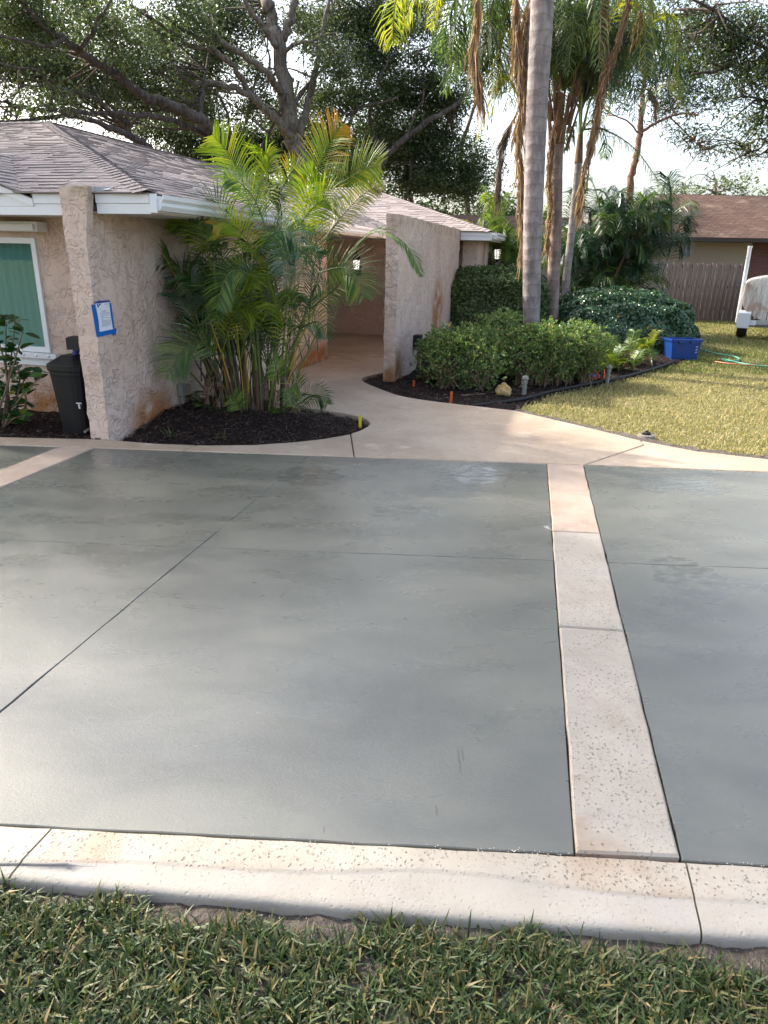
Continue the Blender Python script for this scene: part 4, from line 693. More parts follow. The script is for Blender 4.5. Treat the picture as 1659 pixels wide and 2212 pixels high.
course(L0(2.27, 0, zF2(8.91)), E1, vR2, LF2, lambda v: 8.93+v/c2, lambda v: 15.95-v/c2)
cg = math.hypot(1, .3265); course(L0(-.515, 0, 2.057), E1, (-E2+np.array([0, 0, .3265]))/cg, 1.65*cg, lambda v: .045, lambda v: .02+(2.06+v/cg*.3265-ZE)/PIT+TE)
def caps(a, b, w=.115, ex=.14):
    a = np.array(W(*a)); b = np.array(W(*b)); L = np.linalg.norm(b-a); d = (b-a)/L; sd = np.cross(d, [0, 0, 1.]); sd /= np.linalg.norm(sd); up = np.cross(sd, d); drop = .235*w
    for i in range(int(L/ex)):
        p = a+d*i*ex; q = a+d*min((i+1.15)*ex, L); l = .0035
        TABS.append(np.array([p-sd*w-up*(drop+.0), p+up*.004, p+sd*w-up*drop, q-sd*w-up*(drop+.008), q+up*.0, q+sd*w-up*(drop+.008), p-sd*w-up*(drop-l), p+up*(l+.006), p+sd*w-up*(drop-l), ]))
caps((SE-.01, TE+.01, ZE+.013), (*AP, ZA+.012)); caps((*AP, ZA+.014), (AP[0], 15, ZA+.014)); caps((-8, AP[1], ZA+.014), (*AP, ZA+.014)); caps((2.245, 8.94, 2.165), (*AP2, ZA2+.016)); caps((-4, AP2[1], ZA2+.016), (*AP2, ZA2+.016))
F8 = [(4, 5, 6, 7), (0, 1, 5, 4), (1, 2, 6, 5), (3, 0, 4, 7)]; F9 = [(6, 7, 4, 3), (7, 8, 5, 4), (0, 1, 7, 6), (1, 2, 8, 7), (6, 3, 0), (2, 5, 8)]
def inview(t):
    d = t.mean(0)-np.array([0, 0, 1.65]); w = d@np.array(_F); return w > 0 and abs(d@np.array(_cx))/w < .56 and abs(d@np.array(_cy))/w < .74
def psz(t):
    d = np.linalg.norm(t.mean(0)-np.array([0, 0, 1.65])); s = np.linalg.norm(t[1]-t[0]); n = np.cross(t[1]-t[0], t[2]-t[1]); n /= np.linalg.norm(n)+1e-9; v = (t.mean(0)-np.array([0, 0, 1.65]))/d
    return s*abs(n@v)/d**2*(1 if inview(t) else .0)
TABS.sort(key=lambda t: -psz(t)); rest = MB()
for i, t in enumerate(TABS):
    f = F8 if len(t) == 8 else F9
    if i < 298: MB().add(t, f).build('shingle', M['shingle'], roof)
    else: rest.add(t, f)
rest.build('shingles', M['shingle'], roof, kind='stuff')
# things on the house
def lantern(c, wall_dir, label):
    o = thing('wall_lantern', c, label, 'lantern', 'black wall lanterns'); x, y, z = c; wd = np.array(wall_dir)
    m = MB(); m.lathe([(.012, .30), (.02, .27), (.016, .25), (.05, .22), (.095, .15), (.10, .14), (.075, .135), (.08, .12)], c, 8); 
    for k in range(6): a = k*math.pi/3; m.tube([(x+.08*math.cos(a), y+.08*math.sin(a), z+.13), (x+.055*math.cos(a), y+.055*math.sin(a), z-.08)], .006, 4)
    m.lathe([(.06, -.08), (.06, -.095), (.03, -.12), (.012, -.15)], c, 8); m.tube([np.array(c)+[0, 0, -.12], np.array(c)+wd*.1+[0, 0, -.2], np.array(c)+wd*.19+[0, 0, -.1]], .012, 6)
    p = np.array(c)+wd*.185; m.box(p[0]-.05, p[0]+.05, p[1]-.05, p[1]+.05, z-.2, z+.05); m.build('lamp_body', M['black2'], o); MB().lathe([(.052, -.078), (.072, .12)], c, 8).build('lamp_glass', M['lampon'], o)
lantern(W(-.76, 9.91, 1.45), E1, 'black lantern on the back wall of the entry porch'); lantern(W(2.14, 11.07, 1.74), -E2, 'black lantern with frosted glass above the tall clipped hedge')
n = thing('taped_notice', W(.01, .1, 1.1), 'printed white notice stuck to the stucco wing wall with blue tape', 'notice')
def onwall(pts, d, name, mat, nn=None):
    m = MB(); k = len(pts); m.add([W(d, t, z) for t, z in pts]+[W(d-.002, t, z) for t, z in pts], [tuple(range(k)), tuple(range(k, 2*k))[::-1]]+[(i, (i+1) % k, k+(i+1) % k, k+i) for i in range(k)]); return m.build(name, M[mat], nn or n)
onwall([(-.052, 1.208), (-.007, 1.206), (.006, 1.136), (.013, 1.073), (.01, .974), (.005, .958), (-.03, .931), (-.039, 1.036)], .012, 'tape', 'blue'); onwall([(.187, 1.21), (.222, 1.206), (.231, .987), (.196, .979), (.204, 1.059), (.189, 1.11)], .012, 'tape', 'blue')
onwall([(-.028, .976), (.196, .979), (.258, .985), (.233, .925), (.188, .931), (.187, .946), (.106, .939), (-.03, .931)], .0155, 'tape', 'blue'); onwall([(-.025, 1.217), (.044, 1.235), (.207, 1.23), (.202, 1.216), (.084, 1.212)], .0155, 'tape', 'navy')
pp = onwall([(0, 1.213), (.184, 1.216), (.187, 1.102), (.197, .981), (.01, .974), (.013, 1.073), (.006, 1.136)], .019, 'paper', 'paper')
onwall([(.01, 1.21), (.077, 1.211), (.02, 1.177)], .0205, 'logo', 'navy', pp); onwall([(.022, 1.204), (.043, 1.206), (.03, 1.193)], .022, 'logo_mark', 'paper', pp)
lines = MB()
for z, a, b in ((1.20, .11, .172), (1.183, .135, .172), (1.163, .04, .065), (1.147, .06, .135), (1.137, .06, .13), (1.127, .04, .165), (1.117, .045, .17), (1.105, .045, .172), (1.096, .045, .09), (1.085, .05, .172), (1.074, .05, .08), (1.063, .05, .178), (1.053, .05, .18), (1.044, .05, .178), (1.034, .05, .18), (1.024, .05, .175), (1.015, .05, .13)):
    lines.add([W(.0203, a, z), W(.0203, b, z+.001), W(.0203, b, z+.0045), W(.0203, a, z+.0035)], [(0, 1, 2, 3)])
lines.build('print_lines', M['ink'], pp)
o = thing('outlet_post', W(.06, 1.2, 0), 'weathered grey electrical outlet on a conduit beside the palm bed wall', 'outlet'); m = MB(); m.box(.015, .075, 1.19, 1.26, .20, .33, W); m.build('outlet_box', M['greylamp'], o); MB().tube([W(.045, 1.22, .2), W(.045, 1.21, -.05)], .014, 8).build('conduit', M['greylamp'], o); MB().box(.004, .05, 1.30, 1.40, .20, .30, W).build('cover_plate', plain('tan_box', (.33, .26, .21), .7), o)
o = thing('transformer_box', W(1.7, 5.29, 0), 'small black transformer box hung on the portal wing wall above the bed', 'transformer'); MB().box(1.655, 1.76, 5.2, 5.38, .36, .54, W).build('box', M['black2'], o); MB().box(1.757, 1.762, 5.23, 5.33, .42, .47, W).build('label_plate', plain('pale_label', (.45, .45, .45), .6), o)
m = MB()
for k, d in enumerate((-.05, 0, .06)): m.tube([W(1.70, 5.29+d, .36), W(1.74+.02*k, 5.28+d*1.4, .2), W(1.72, 5.26+d*2, -.02)], .006, 5)
m.build('wires', M['black2'], o)
# rain barrel between wing wall and window
o = thing('rain_barrel', (-2.93, 6.5, 0), 'black plastic rain barrel with a tap standing beside the wing wall', 'rain barrel'); c = (-2.925, 6.52, 0); ro = -YAW
MB().lathe([(.125, -.03), (.132, .0), (.172, .55), (.176, .57), (.176, .62), (.172, .64)], c, 28, 5, ro).build('barrel_body', M['black'], o, smooth=False); MB().lathe([(.186, .60), (.19, .61), (.19, .655), (.182, .662), (.075, .735), (.05, .737)], c, 28, 5, ro).build('lid', M['black'], o)
MB().tube([(c[0]+.03, c[1]-.0, .73), (c[0]+.05, c[1], .80)], .03, 10).build('collar', plain('dark_blue_cap', (.02, .03, .2), .4), o); MB().prism([(c[0]-.02, c[1]-.05), (c[0]+.12, c[1]-.07), (c[0]+.13, c[1]+.06), (c[0]-.01, c[1]+.07)], .785, .90, .015).build('diverter', M['black2'], o)
t = np.array([c[0]+.10, c[1]-.155, .30]); m = MB(); m.tube([t+[0, .03, 0], t+[-.01, -.04, 0]], .011, 8); m.tube([t+[-.01, -.03, .012], t+[-.01, -.03, -.03]], .010, 8); m.tube([t+[-.035, -.035, .02], t+[.015, -.035, .02]], .006, 6); m.build('tap', M['steel'], o); MB().tube([(c[0]+.115, c[1]-.10, .06), (c[0]+.10, c[1]-.17, .045)], .012, 8).build('drain_plug', M['greylamp'], o)
# ================================================================ foliage builders
def leaves(name, C, size, mat, parent=None, aspect=.5, N=None, jit=.8, kind='stuff', fold=True):
    """leaf blades at points C, optionally biased to face along normals N"""
    n = len(C); sz = size*RNG.uniform(.6, 1.3, n)
    if N is None: N = RNG.normal(0, 1, (n, 3)); N[:, 2] = np.abs(N[:, 2])+.3
    else: N = N+RNG.normal(0, jit, (n, 3))
    N /= np.linalg.norm(N, axis=1)[:, None]+1e-9; A = RNG.normal(0, 1, (n, 3)); A -= N*(A*N).sum(1)[:, None]; A /= np.linalg.norm(A, axis=1)[:, None]+1e-9; B = np.cross(N, A)
    a = A*sz[:, None]/2; b = B*(sz*aspect)[:, None]/2; up = N*(sz*.1)[:, None]
    V = np.stack([C-a, C+b*.95-a*.1+up, C+a-up*1.2, C-b*.95-a*.1+up], 1)
    return npmesh(name, V, 4, mat, parent, kind, fidx=[(0, 1, 2), (0, 2, 3)] if fold else [(0, 1, 2, 3)])
def clumps(E, per, sub=14, sig=.30, flat=1.):
    out = []
    for x, y, z, rx, rz, dens in E:
        ns = max(5, int(sub*rx*rz)); d = RNG.normal(0, 1, (ns, 3)); d /= np.linalg.norm(d, axis=1)[:, None]; d *= RNG.uniform(.25, 1.05, ns)[:, None]
        ctr = np.array([x, y, z])+d*np.array([rx, max(rx, rz)*1.2, rz]); n = int(per*rx*rz*dens/ns)
        for c in ctr: k = RNG.uniform(.5, 1.4); out.append(c+RNG.normal(0, 1, (max(4, int(n*k)), 3))*np.array([sig*1.25, sig*1.25, sig*.75*flat])*k)
    return np.vstack(out)
def limb(pts, k=5, wob=.35):
    P = np.array(pts, float); S = spline(P, k); r = S[:, 3].copy(); S = S[:, :3].copy(); n = len(S)
    for i in range(1, n-1): S[i] += RNG.normal(0, 1, 3)*r[i]*wob*.5
    r *= .84*(1+RNG.normal(0, .05, n)); return S, np.maximum(r, .012)
def tree(name, loc, label, limbs, bark, crown, leafmat_, leafsize, per, group=None, sub=14, sig=.3, aspect=.5, twig=True, first_is_trunk=True):
    o = thing(name, loc, label, 'tree', group); allp = []
    for i, L in enumerate(limbs):
        S, r = limb(L); allp.append(np.c_[S, r]); MB().tube(S, r, 12 if i == 0 else 8).build('trunk' if i == 0 else 'limb', bark, o, smooth=True)
    pts = clumps(crown, per, sub, sig)
    leaves('crown', pts, leafsize, leafmat_, o, aspect)
    if twig and allp:
        A = np.vstack(allp); m = MB()
        for e in crown:
            for _ in range(4):
                c = np.array(e[:3])+RNG.normal(0, .45, 3)*np.array([e[3], e[3], e[4]]); k = np.argmin(np.linalg.norm(A[:, :3]-c, axis=1)); q = A[k, :3]; L = np.linalg.norm(c-q)
                if L > 5: q = c+(q-c)*3/L; L = 3
                mid = (c+q)/2+RNG.normal(0, .12, 3)*L; S = spline([q, mid, c], 4); m.tube(S, np.linspace(.035, .01, len(S)), 4, False)
                for _2 in range(2): e2_ = c+RNG.normal(0, .5, 3); m.tube([mid+(c-mid)*.3, (mid+e2_)/2+RNG.normal(0, .1, 3), e2_], [.018, .012, .006], 4, False)
        m.build('twigs', bark, o, kind='stuff')
    return o
# ---- oaks behind the house, and an added unseen one for shade
tree('oak_tree', (-3.3, 27, -.1), 'big live oak with a straight main trunk rising behind the low roof', OAK_MAIN, M['bark'], CL_MAIN, M['oakleaf'], .105, 6600)
tree('oak_tree', (-4.5, 24, -.1), 'live oak with long dark limbs sweeping left above the shingled roof', OAK_LEFT, M['darkbark'], CL_LEFT+[(-13.5, 15.5, 8.5, 1.6, 1.2, .55), (-15.5, 14.5, 10, 1.8, 1.3, .55), (-12, 12.5, 9.2, 1.6, 1., .5), (-16.5, 17, 9, 2, 1.4, .6), (-17.5, 12.5, 8.4, 1.8, 1.2, .5), (-19, 15, 10.5, 2, 1.5, .6), (-15.5, 10.5, 7.4, 1.4, 1., .5), (-12.4, 9.6, 7.2, 1.2, .8, .4), (-14, 13, 11.5, 1.8, 1, .5), (-17, 19, 12, 2.2, 1.5, .6)], M['oakleaf'], .10, 5400)  # clumps appended here are unseen crown, added to filter sun onto the driveway
SHD = [(random.uniform(-16, -5.5), random.uniform(1.5, 10.2), random.uniform(7.6, 9.8), random.uniform(.9, 1.4), random.uniform(.6, 1.), .8) for _ in range(38)]  # unseen leaf clumps added to keep the sun off the driveway
SHD = [e for e in SHD if not (e[0] > -8.5 and e[1] > 9)]
tree('oak_tree', (-15, 8, -.1), 'shade oak at the far left, its canopy spreading over the driveway', [[(-15, 8, -.2, .4), (-14.8, 8, 3, .34), (-14.2, 7.8, 6, .25), (-13.6, 7.6, 8.6, .12)], [(-14.6, 8, 4, .2), (-12, 7.4, 7, .14), (-9, 7, 8.5, .06)], [(-14.4, 7.9, 5, .2), (-12, 9.5, 7.5, .12), (-9.5, 9.8, 8.8, .05)], [(-14.5, 7.8, 4.5, .2), (-13, 5.5, 7, .13), (-10, 5, 8.6, .05)]], M['darkbark'], SHD, M['oakleaf'], .13, 2600, sub=7, sig=.4)
tree('oak_tree', (.6, 29, -.1), 'dense dark oak leaning right, its crown over the middle of the yard', OAK_RIGHT, M['darkbark'], CL_RIGHT, M['oakleaf2'], .12, 6400)
tree('oak_tree', (13, 17, -.1), 'oak branch with lacy dark foliage reaching in at the upper right edge', OAK_FAR_RIGHT, M['darkbark'], CL_FAR_RIGHT, M['oakleaf'], .075, 9000, sub=22, sig=.2)
tree('pine_tree', (11, 31, -.1), 'slender pine with a reddish trunk and soft needle clumps behind the palms', PINE, M['pinebark'], CL_PINE, M['needle'], .24, 2300, aspect=.10, sub=16, sig=.3)
wood = leaves('back_woodland', clumps(CL_BACK, 4200, 12, .4), .14, M['backleaf'], None, .5); 
m = MB()
for x, y in ((-9, 34), (-6.6, 35), (-4.9, 36), (-2, 35.5), (0.8, 36), (3.3, 35)):
    S, r = limb([(x, y, -.2, .2), (x+.3, y, 3, .17), (x-.2, y, 6, .12), (x+.6, y, 9, .07)]); m.tube(S, r, 7)
# a second, denser row further back closes the view under the crowns
row = []
for i in range(46):
    x = -34+i*1.45+random.gauss(0, .4); row.append((x, 40+random.gauss(0, 1.5), random.uniform(.9, 4.2), 1.3, random.uniform(1.0, 1.5), .85) if x < 7 or x > 40 else (x, 44, .8, 1.2, .8, .7))
leaves('far_woodland', clumps(row, 900, 8, .5), .26, M['backleaf'], None, .5)
m.build('woodland_trunks', M['darkbark'], kind='stuff')
for E_, nm in ((CL_DIST[:4], 'pale feathery tree on the skyline above the brown roof'), (CL_DIST[4:], 'grey green tree far right on the skyline over the neighbouring roof')):
    c = E_[1]; tree('skyline_tree', (c[0], c[1], -.1), nm, [[(c[0], c[1]+.5, -.2, .3), (c[0]+.2, c[1]+.5, c[2]*.5, .22), (c[0]-.2, c[1]+.5, c[2]+.2, .1)]], M['darkbark'], E_, M['distleaf'], .26, 300, sub=8, sig=.35)
# ---- palms
def frond(m, pts, ll, pairs=34, w=.03, droop=.5, spread=1.0, up=.25, fwd=.55, start=.14, roll=0., rr=.012, seed=0, jit=.12, prof=None, face=None):
    rs = random.Random(seed); S = spline(pts, max(3, int(pairs/(len(pts)-1))+1)); n = len(S); T = np.gradient(S, axis=0); T /= np.linalg.norm(T, axis=1)[:, None]+1e-9
    m.tube(S, np.linspace(rr, rr*.25, n), 4, False); al = [0.]*(len(m.v)-len(m.al)); m.al += al
    for i in range(n):
        k = i/(n-1)
        if k < start: continue
        t = T[i]; side = np.cross(t, [0, 0, 1.]); q = np.linalg.norm(side); side = side/q if q > .25 else np.array([math.cos(seed), math.sin(seed), 0]); side -= t*(side@t); side /= np.linalg.norm(side); N = np.cross(side, t); N *= 1 if N[2] >= 0 else -1
        if face is not None:
            F_ = np.array(face, float); F_ = F_-t*(F_@t); F_ /= np.linalg.norm(F_)+1e-9; s2_ = np.cross(F_, t); N = F_; side = s2_*(1 if s2_@side >= 0 else -1)
        if roll: side, N = side*math.cos(roll)+N*math.sin(roll), N*math.cos(roll)-side*math.sin(roll)
        f = (k-start)/(1-start); L0_ = ll*(math.sin(math.pi*min(1, .22+f*.78))**.6*.9+.1) if prof is None else ll*prof(f)
        for sg in (-1, 1):
            if rs.random() < .03: continue
            L = L0_*rs.uniform(.88, 1.08); d = side*sg*spread+t*(fwd+.5*f)+N*(up+rs.gauss(0, jit))+np.array([rs.gauss(0, jit*.5) for _ in range(3)]); d /= np.linalg.norm(d)
            p0 = S[i]; p1 = p0+d*L*.5; d2 = d+np.array([0, 0, -droop*rs.uniform(.6, 1.4)]); d2 /= np.linalg.norm(d2); p2 = p1+d2*L*.5; wv = t-d*(t@d); wv /= np.linalg.norm(wv)+1e-9; wv = wv*.8+np.cross(d, wv)*.35*sg
            m.add([p0-wv*w*.25, p0+wv*w*.25, p1+wv*w*.5, p1-wv*w*.5, p2+wv*w*.06, p2-wv*w*.06], [(0, 1, 2, 3), (3, 2, 4, 5)]); a = f*.6; m.al += [a, a, a+.2, a+.2, a+.45, a+.45]
class FM(MB):
    def __init__(s): super().__init__(); s.al = []
    def done(s, name, mat, parent, label=None):
        s.al += [0.]*(len(s.v)-len(s.al)); o = s.build(name, mat, parent, label=label); a = o.data.attributes.new('along', 'FLOAT', 'POINT'); a.data.foreach_set('value', s.al); return o
AR = thing('areca_palm', (-1.45, 7.6, .05), 'bushy clump of green and yellow areca palm in the dark mulch bed', 'palm')
CAN = []
for i in range(100):
    a = random.uniform(0, 6.28); r = math.sqrt(random.random()); bx, by = -1.47+.46*r*math.cos(a), 7.58+.34*r*math.sin(a); h = random.uniform(.7, 1.75); lx = (bx+1.47)*random.uniform(.2, 1.4)+random.gauss(0, .11); lyy = (by-7.58)*.7+random.gauss(0, .05)
    S = spline([(bx, by, -.02), (bx+lx*.2, by+lyy*.2, h*.4), (bx+lx, by+lyy, h)], 5); CAN.append(S); r0 = random.choice((random.uniform(.004, .008), random.uniform(.008, .015))); k = random.choice('yyyggggbbp')
    MB().tube(S, np.linspace(r0*1.35, r0*.55, len(S)), 7).build('cane', M['cane_'+k], AR, smooth=True)
    if random.random() < .8:       # papery sheath round the foot of the cane
        q = S[:random.randint(3, 6)]; MB().tube(q+np.array([0, 0, 0]), np.linspace(r0*2.0, r0*1.5, len(q)), 6, False).build('sheath', M['cane_'+random.choice('bbp')], AR, smooth=True)
LL = .33
for i, (pts, sc, c) in enumerate(ARECA):
    P = [np.array(q) for q in pts]
    if len(P) == 3: P = [P[0], P[0]*.25+P[1]*.62+P[2]*.13, P[0]*.02+P[1]*.43+P[2]*.55+np.array([0, 0, .03]), P[2]]
    L = sum(np.linalg.norm(P[j+1]-P[j]) for j in range(len(P)-1)); m = FM()
    frond(m, P, min(LL, L*.46)*(1.05 if sc >= 1 else .9)*(.62 if c == 'b' or i == 10 else 1), max(22, int(min(60, L*48))), .017, .28 if c in 'gyo' else .55, 1., .10, .55 if i != 10 else .9, .10, (i % 5-2)*.12, .008, i, .045, None, (random.gauss(0, .25), -1, random.uniform(.2, .7)) if i != 10 else None)
    m.done('frond', M['f_'+c], AR, {'o': 'green frond turning orange at the tip', 'yo': 'yellow frond with orange tips', 'b': 'bleached brown frond'}.get(c))
for i in range(46):          # inner fronds rising from the canes
    S = CAN[(i*7) % len(CAN)]; p = S[-1-(i*5) % 4]; a = random.uniform(1.7, 5.2) if p[0] > -1.3 else random.uniform(0, 6.28); L = random.uniform(.45, .75); el = random.uniform(.75, 1.4); d = np.array([math.cos(a)*math.cos(el), math.sin(a)*math.cos(el)*.8, math.sin(el)])
    P = [p-np.array([0, 0, .12]), p+d*L*.45+np.array([0, 0, .12]), p+d*L*.8+np.array([0, 0, .04]), p+d*L+np.array([0, 0, -.18*random.random()-.05])]; m = FM()
    frond(m, P, .31, 34, .017, .4, 1., .12, .6, .12, random.gauss(0, .25), .007, i+99, .06, None, (random.gauss(0, .6), -.8, .6) if i % 3 else None); m.done('frond', M['f_'+random.choice('gggddwyy')], AR)
for i in range(60):          # upright fronds filling the heart of the clump
    S = CAN[(i*11) % len(CAN)]; p = S[random.randint(4, 8)]; a = random.uniform(0, 6.28); L = random.uniform(.5, .9); d = np.array([math.cos(a)*.28, math.sin(a)*.25, 1.]); m = FM()
    frond(m, [p, p+d*L*.5, p+d*L*.85+[.05*math.cos(a), 0, 0], p+d*L+np.array([.22*math.cos(a), .15*math.sin(a), -.06])], .24, 24, .015, .8, .8, .1, .75, .25, random.gauss(0, .3), .006, i+700, .09); m.done('frond', M['f_'+random.choice('gddddwy')], AR)
for i in range(26):          # dry brown leaf strips round the foot
    a = random.uniform(0, 6.28); b = np.array([-1.47+.42*math.cos(a), 7.56+.3*math.sin(a), random.uniform(.25, .6)]); m = FM(); d = np.array([math.cos(a)*.3, math.sin(a)*.25-.1, -.9]); L = random.uniform(.2, .4)
    frond(m, [b, b+d*L*.5+[.03*math.cos(a), 0, 0], b+d*L], .12, 10, .012, .8, .5, 0, .9, .2, 0, .006, i+860, .2); m.done('dry_leaf', M['q_dead'] if i % 3 else M['q_grey'], AR)
for i in range(16):          # suckers at the foot
    a = random.uniform(0, 6.28); bx, by = -1.47+.5*math.cos(a), 7.55+.38*math.sin(a); L = random.uniform(.2, .38); m = FM(); d = np.array([math.cos(a)*.6, math.sin(a)*.5, .6]); p = np.array([bx, by, .02])
    frond(m, [p, p+d*L*.6, p+d*L+np.array([0, 0, -.06])], .14, 14, .014, .4, 1, .15, .6, .25, 0, .005, i+300); m.done('frond', M['f_'+random.choice('gdgb')], AR)
# tall feather palms on the lawn bed
def trunk(parent, segs, mats, name='trunk', n=18):
    for j, L in enumerate(segs):
        P = np.array(L); S = spline(P, 14); r = S[:, 3]*(1+.012*np.sin(np.arange(len(S))*2.1)+RNG.normal(0, .006, len(S))); MB().tube(S[:, :3], r, n).build(name if j == 0 else 'crownshaft', mats[min(j, len(mats)-1)], parent, smooth=True)
PA = thing('feather_palm', PALM_A[0][0][:3], 'thickest grey palm trunk, ringed and straight, in front of the others', 'palm'); trunk(PA, PALM_A, [M['palmbark']], n=24)
PB = thing('feather_palm', PALM_B[0][0][:3], 'slim grey palm trunk half hidden just left behind the thickest trunk', 'palm'); trunk(PB, PALM_B, [M['palmbark']])
PC = thing('feather_palm', PALM_C[0][0][:3], 'brown palm trunk with ragged leaf bases directly right of the thickest trunk', 'palm'); trunk(PC, PALM_C, [M['palmbark2'], M['boot']])
PD = thing('feather_palm', PALM_D[0][0][:3], 'thin leaning palm trunk with a green topped crownshaft, rightmost of the four trunks', 'palm'); trunk(PD, PALM_D, [M['palmbark'], M['boot']])
c0 = np.array(PALM_C[1][0][:3])
for i in range(14):
    a = i*2.4; p = c0+np.array([.16*math.cos(a), .16*math.sin(a), -.1+.055*i]); MB().tube([p, p+np.array([.06*math.cos(a), .06*math.sin(a), .3]), p+np.array([.17*math.cos(a), .17*math.sin(a), .75])], [.04, .026, .015], 6).build('leaf_base', M['boot'], PC)
c1 = np.array(PALM_D[1][-1][:3])
for i in range(9):
    a = i*2.1; MB().tube([c1-np.array([0, 0, .15]), c1+np.array([.10*math.cos(a), .08*math.sin(a), .5]), c1+np.array([.34*math.cos(a), .2*math.sin(a), 1.25])], [.03, .022, .014], 5).build('leaf_stalk', M['f_d'] if i % 2 else M['cane_g'], PD)
owner = [PA]*9+[PA, PA, PA, PA, PC, PA, PC, PC, PC, PC, PD, PD, PD, PD, PD, PD, PC, PD, PD, PC, PC, PD, PD, PD, PC, PC]
for i, (pts, ll, c) in enumerate(QUEEN):
    m = FM(); L = sum(np.linalg.norm(np.array(pts[j+1])-np.array(pts[j])) for j in range(len(pts)-1))
    frond(m, pts, ll, int(min(80, 22*L+14)), .026 if c != 'thin' else .014, 1.5 if c != 'thin' else .8, .9, .0, .45, .10, 0, .02, i+500, .28, prof=lambda f: math.sin(math.pi*min(1, .3+f*.7))**.5*.9+.1)
    m.done('frond', M['q_'+c], owner[i])
for i in range(84):
    o_, c_, h0 = ((PA, np.array([3.0, 13.4, 7.3]), 7.3), (PC, c0+np.array([0, 0, .9]), 0), (PD, c1+np.array([0, 0, .55]), 0))[i % 3]
    a = i*2.4+random.random(); L = random.uniform(1.6, 3.0) if i % 3 else random.uniform(2.4, 3.6); el = random.uniform(.5, 1.25) if i % 3 else random.uniform(.0, .7); d = np.array([math.cos(a)*math.cos(el), math.sin(a)*math.cos(el), math.sin(el)]); m = FM()
    frond(m, [c_, c_+d*L*.4+[0, 0, .15], c_+d*L*.75+[0, 0, -.05*L], c_+d*L*np.array([.95, .95, .6])+[0, 0, -.45*L]], .55, int(22*L+12), .024, 1.5, .9, .0, .45, .12, 0, .02, i+1500, .28, prof=lambda f: math.sin(math.pi*min(1, .3+f*.7))**.5*.9+.1)
    m.done('frond', M[('q_g', 'q_d', 'q_g', 'q_d', 'q_y')[i % 5]], o_)
def hang(pts, w, mat, parent, seed, dens=190):
    """dead frond hanging straight down, its leaflets folded along the stalk"""
    rs = random.Random(seed); S = spline(pts, 10); n = len(S); m = FM(); m.tube(S, np.linspace(.03, .008, n), 5, False); L = np.linalg.norm(S[-1]-S[0])
    for i in range(int(dens*L)):
        k = int(rs.random()*(n-2)); p = S[k]+(S[k+1]-S[k])*rs.random(); t = S[min(k+3, n-1)]-S[k]; t = t/(np.linalg.norm(t)+1e-9); d = t*1.0+np.array([rs.gauss(0, .15), rs.gauss(0, .15), -.35]); d /= np.linalg.norm(d); l = w*rs.uniform(.6, 1.5); s = np.cross(d, [rs.gauss(0, 1), rs.gauss(0, 1), rs.gauss(0, 1)]); s /= np.linalg.norm(s)+1e-9; ww = rs.uniform(.006, .016); q = p+d*l*.5+np.array([rs.gauss(0, .03), rs.gauss(0, .03), 0])
        m.add([p-s*ww*.5, p+s*ww*.5, q+s*ww, q-s*ww, p+d*l], [(0, 1, 2, 3), (3, 2, 4)])
    m.done('dead_frond', mat, parent)
for i, (pts, w) in enumerate(DEAD): hang(pts, w, M['q_grey'] if i == 7 else M['q_dead'], [PA, PA, PA, PD, PD, PD, PC, PC, PC, PD][i], i+900)
def bushy(name, c, label, n, Lr, zr, hue, group=None, seed=1, cat='palm', ll=.42, rx=.35, ymul=.9, droop=.9, azr=(0, 6.283)):
    o = thing(name, c, label, cat, group); rs = random.Random(seed)
    for i in range(n):
        a = rs.uniform(*azr); el = rs.uniform(.25, 1.35); L = rs.uniform(*Lr); z0 = rs.uniform(*zr); b = np.array(c)+[rs.gauss(0, rx), rs.gauss(0, rx*.7), z0]; d = np.array([math.cos(a)*math.cos(el), math.sin(a)*math.cos(el)*ymul, math.sin(el)])
        m = FM(); frond(m, [b, b+d*L*.5+[0, 0, .1*L], b+d*L*.85, b+d*L+np.array([0, 0, -.28*L])], ll, int(26+18*L), .021, droop, 1., .1, .6, .12, rs.gauss(0, .2), .014, seed*100+i, .12); m.done('frond', M[rs.choice(hue)], o)
    for i in range(max(3, n//6)):
        b = np.array(c)+[rs.gauss(0, rx), rs.gauss(0, rx*.6), -.05]; MB().tube([b, b+[rs.gauss(0, .1), 0, zr[1]*.6], b+[rs.gauss(0, .2), 0, zr[1]+.15]], [.045, .035, .02], 7).build('cane', M['cane_g'] if i % 2 else M['cane_b'], o)
    return o
bushy('clump_palm', (5.35, 18.2, 0), 'large dark green palm clump behind the glossy hedge mound', 120, (1.1, 2.0), (.2, 2.2), ['f_k', 'f_k', 'f_k', 'f_d'], seed=3, rx=.6, ll=.55)
bushy('clump_palm', (2.55, 16.6, 0), 'bright yellow green palm clump behind the tall clipped hedge beside the lantern', 26, (.9, 1.5), (.9, 1.9), ['f_y', 'f_g', 'f_g'], seed=5, rx=.2, ll=.4)
bushy('clump_palm', (4.25, 17.8, 0), 'dark young palm low between the thin leaning trunk and the hedge mound', 30, (.7, 1.2), (.1, 1.0), ['f_d', 'q_d', 'f_w'], seed=8, rx=.32, ll=.4)
bushy('palm_seedling', (3.55, 11.5, -.03), 'low spray of small palm fronds with browned tips beside the azaleas', 16, (.3, .55), (0, .12), ['f_y', 'f_g', 'f_g', 'q_y'], seed=9, rx=.2, ll=.17, cat='young palm', droop=.4)
bushy('palm_seedling', (4.35, 12.4, -.03), 'low palm fronds, yellowing and half dried, in front of the hedge mound', 22, (.3, .6), (0, .12), ['f_y', 'f_g', 'f_g', 'q_y', 'q_dead'], seed=10, rx=.26, ll=.17, cat='young palm', droop=.4)
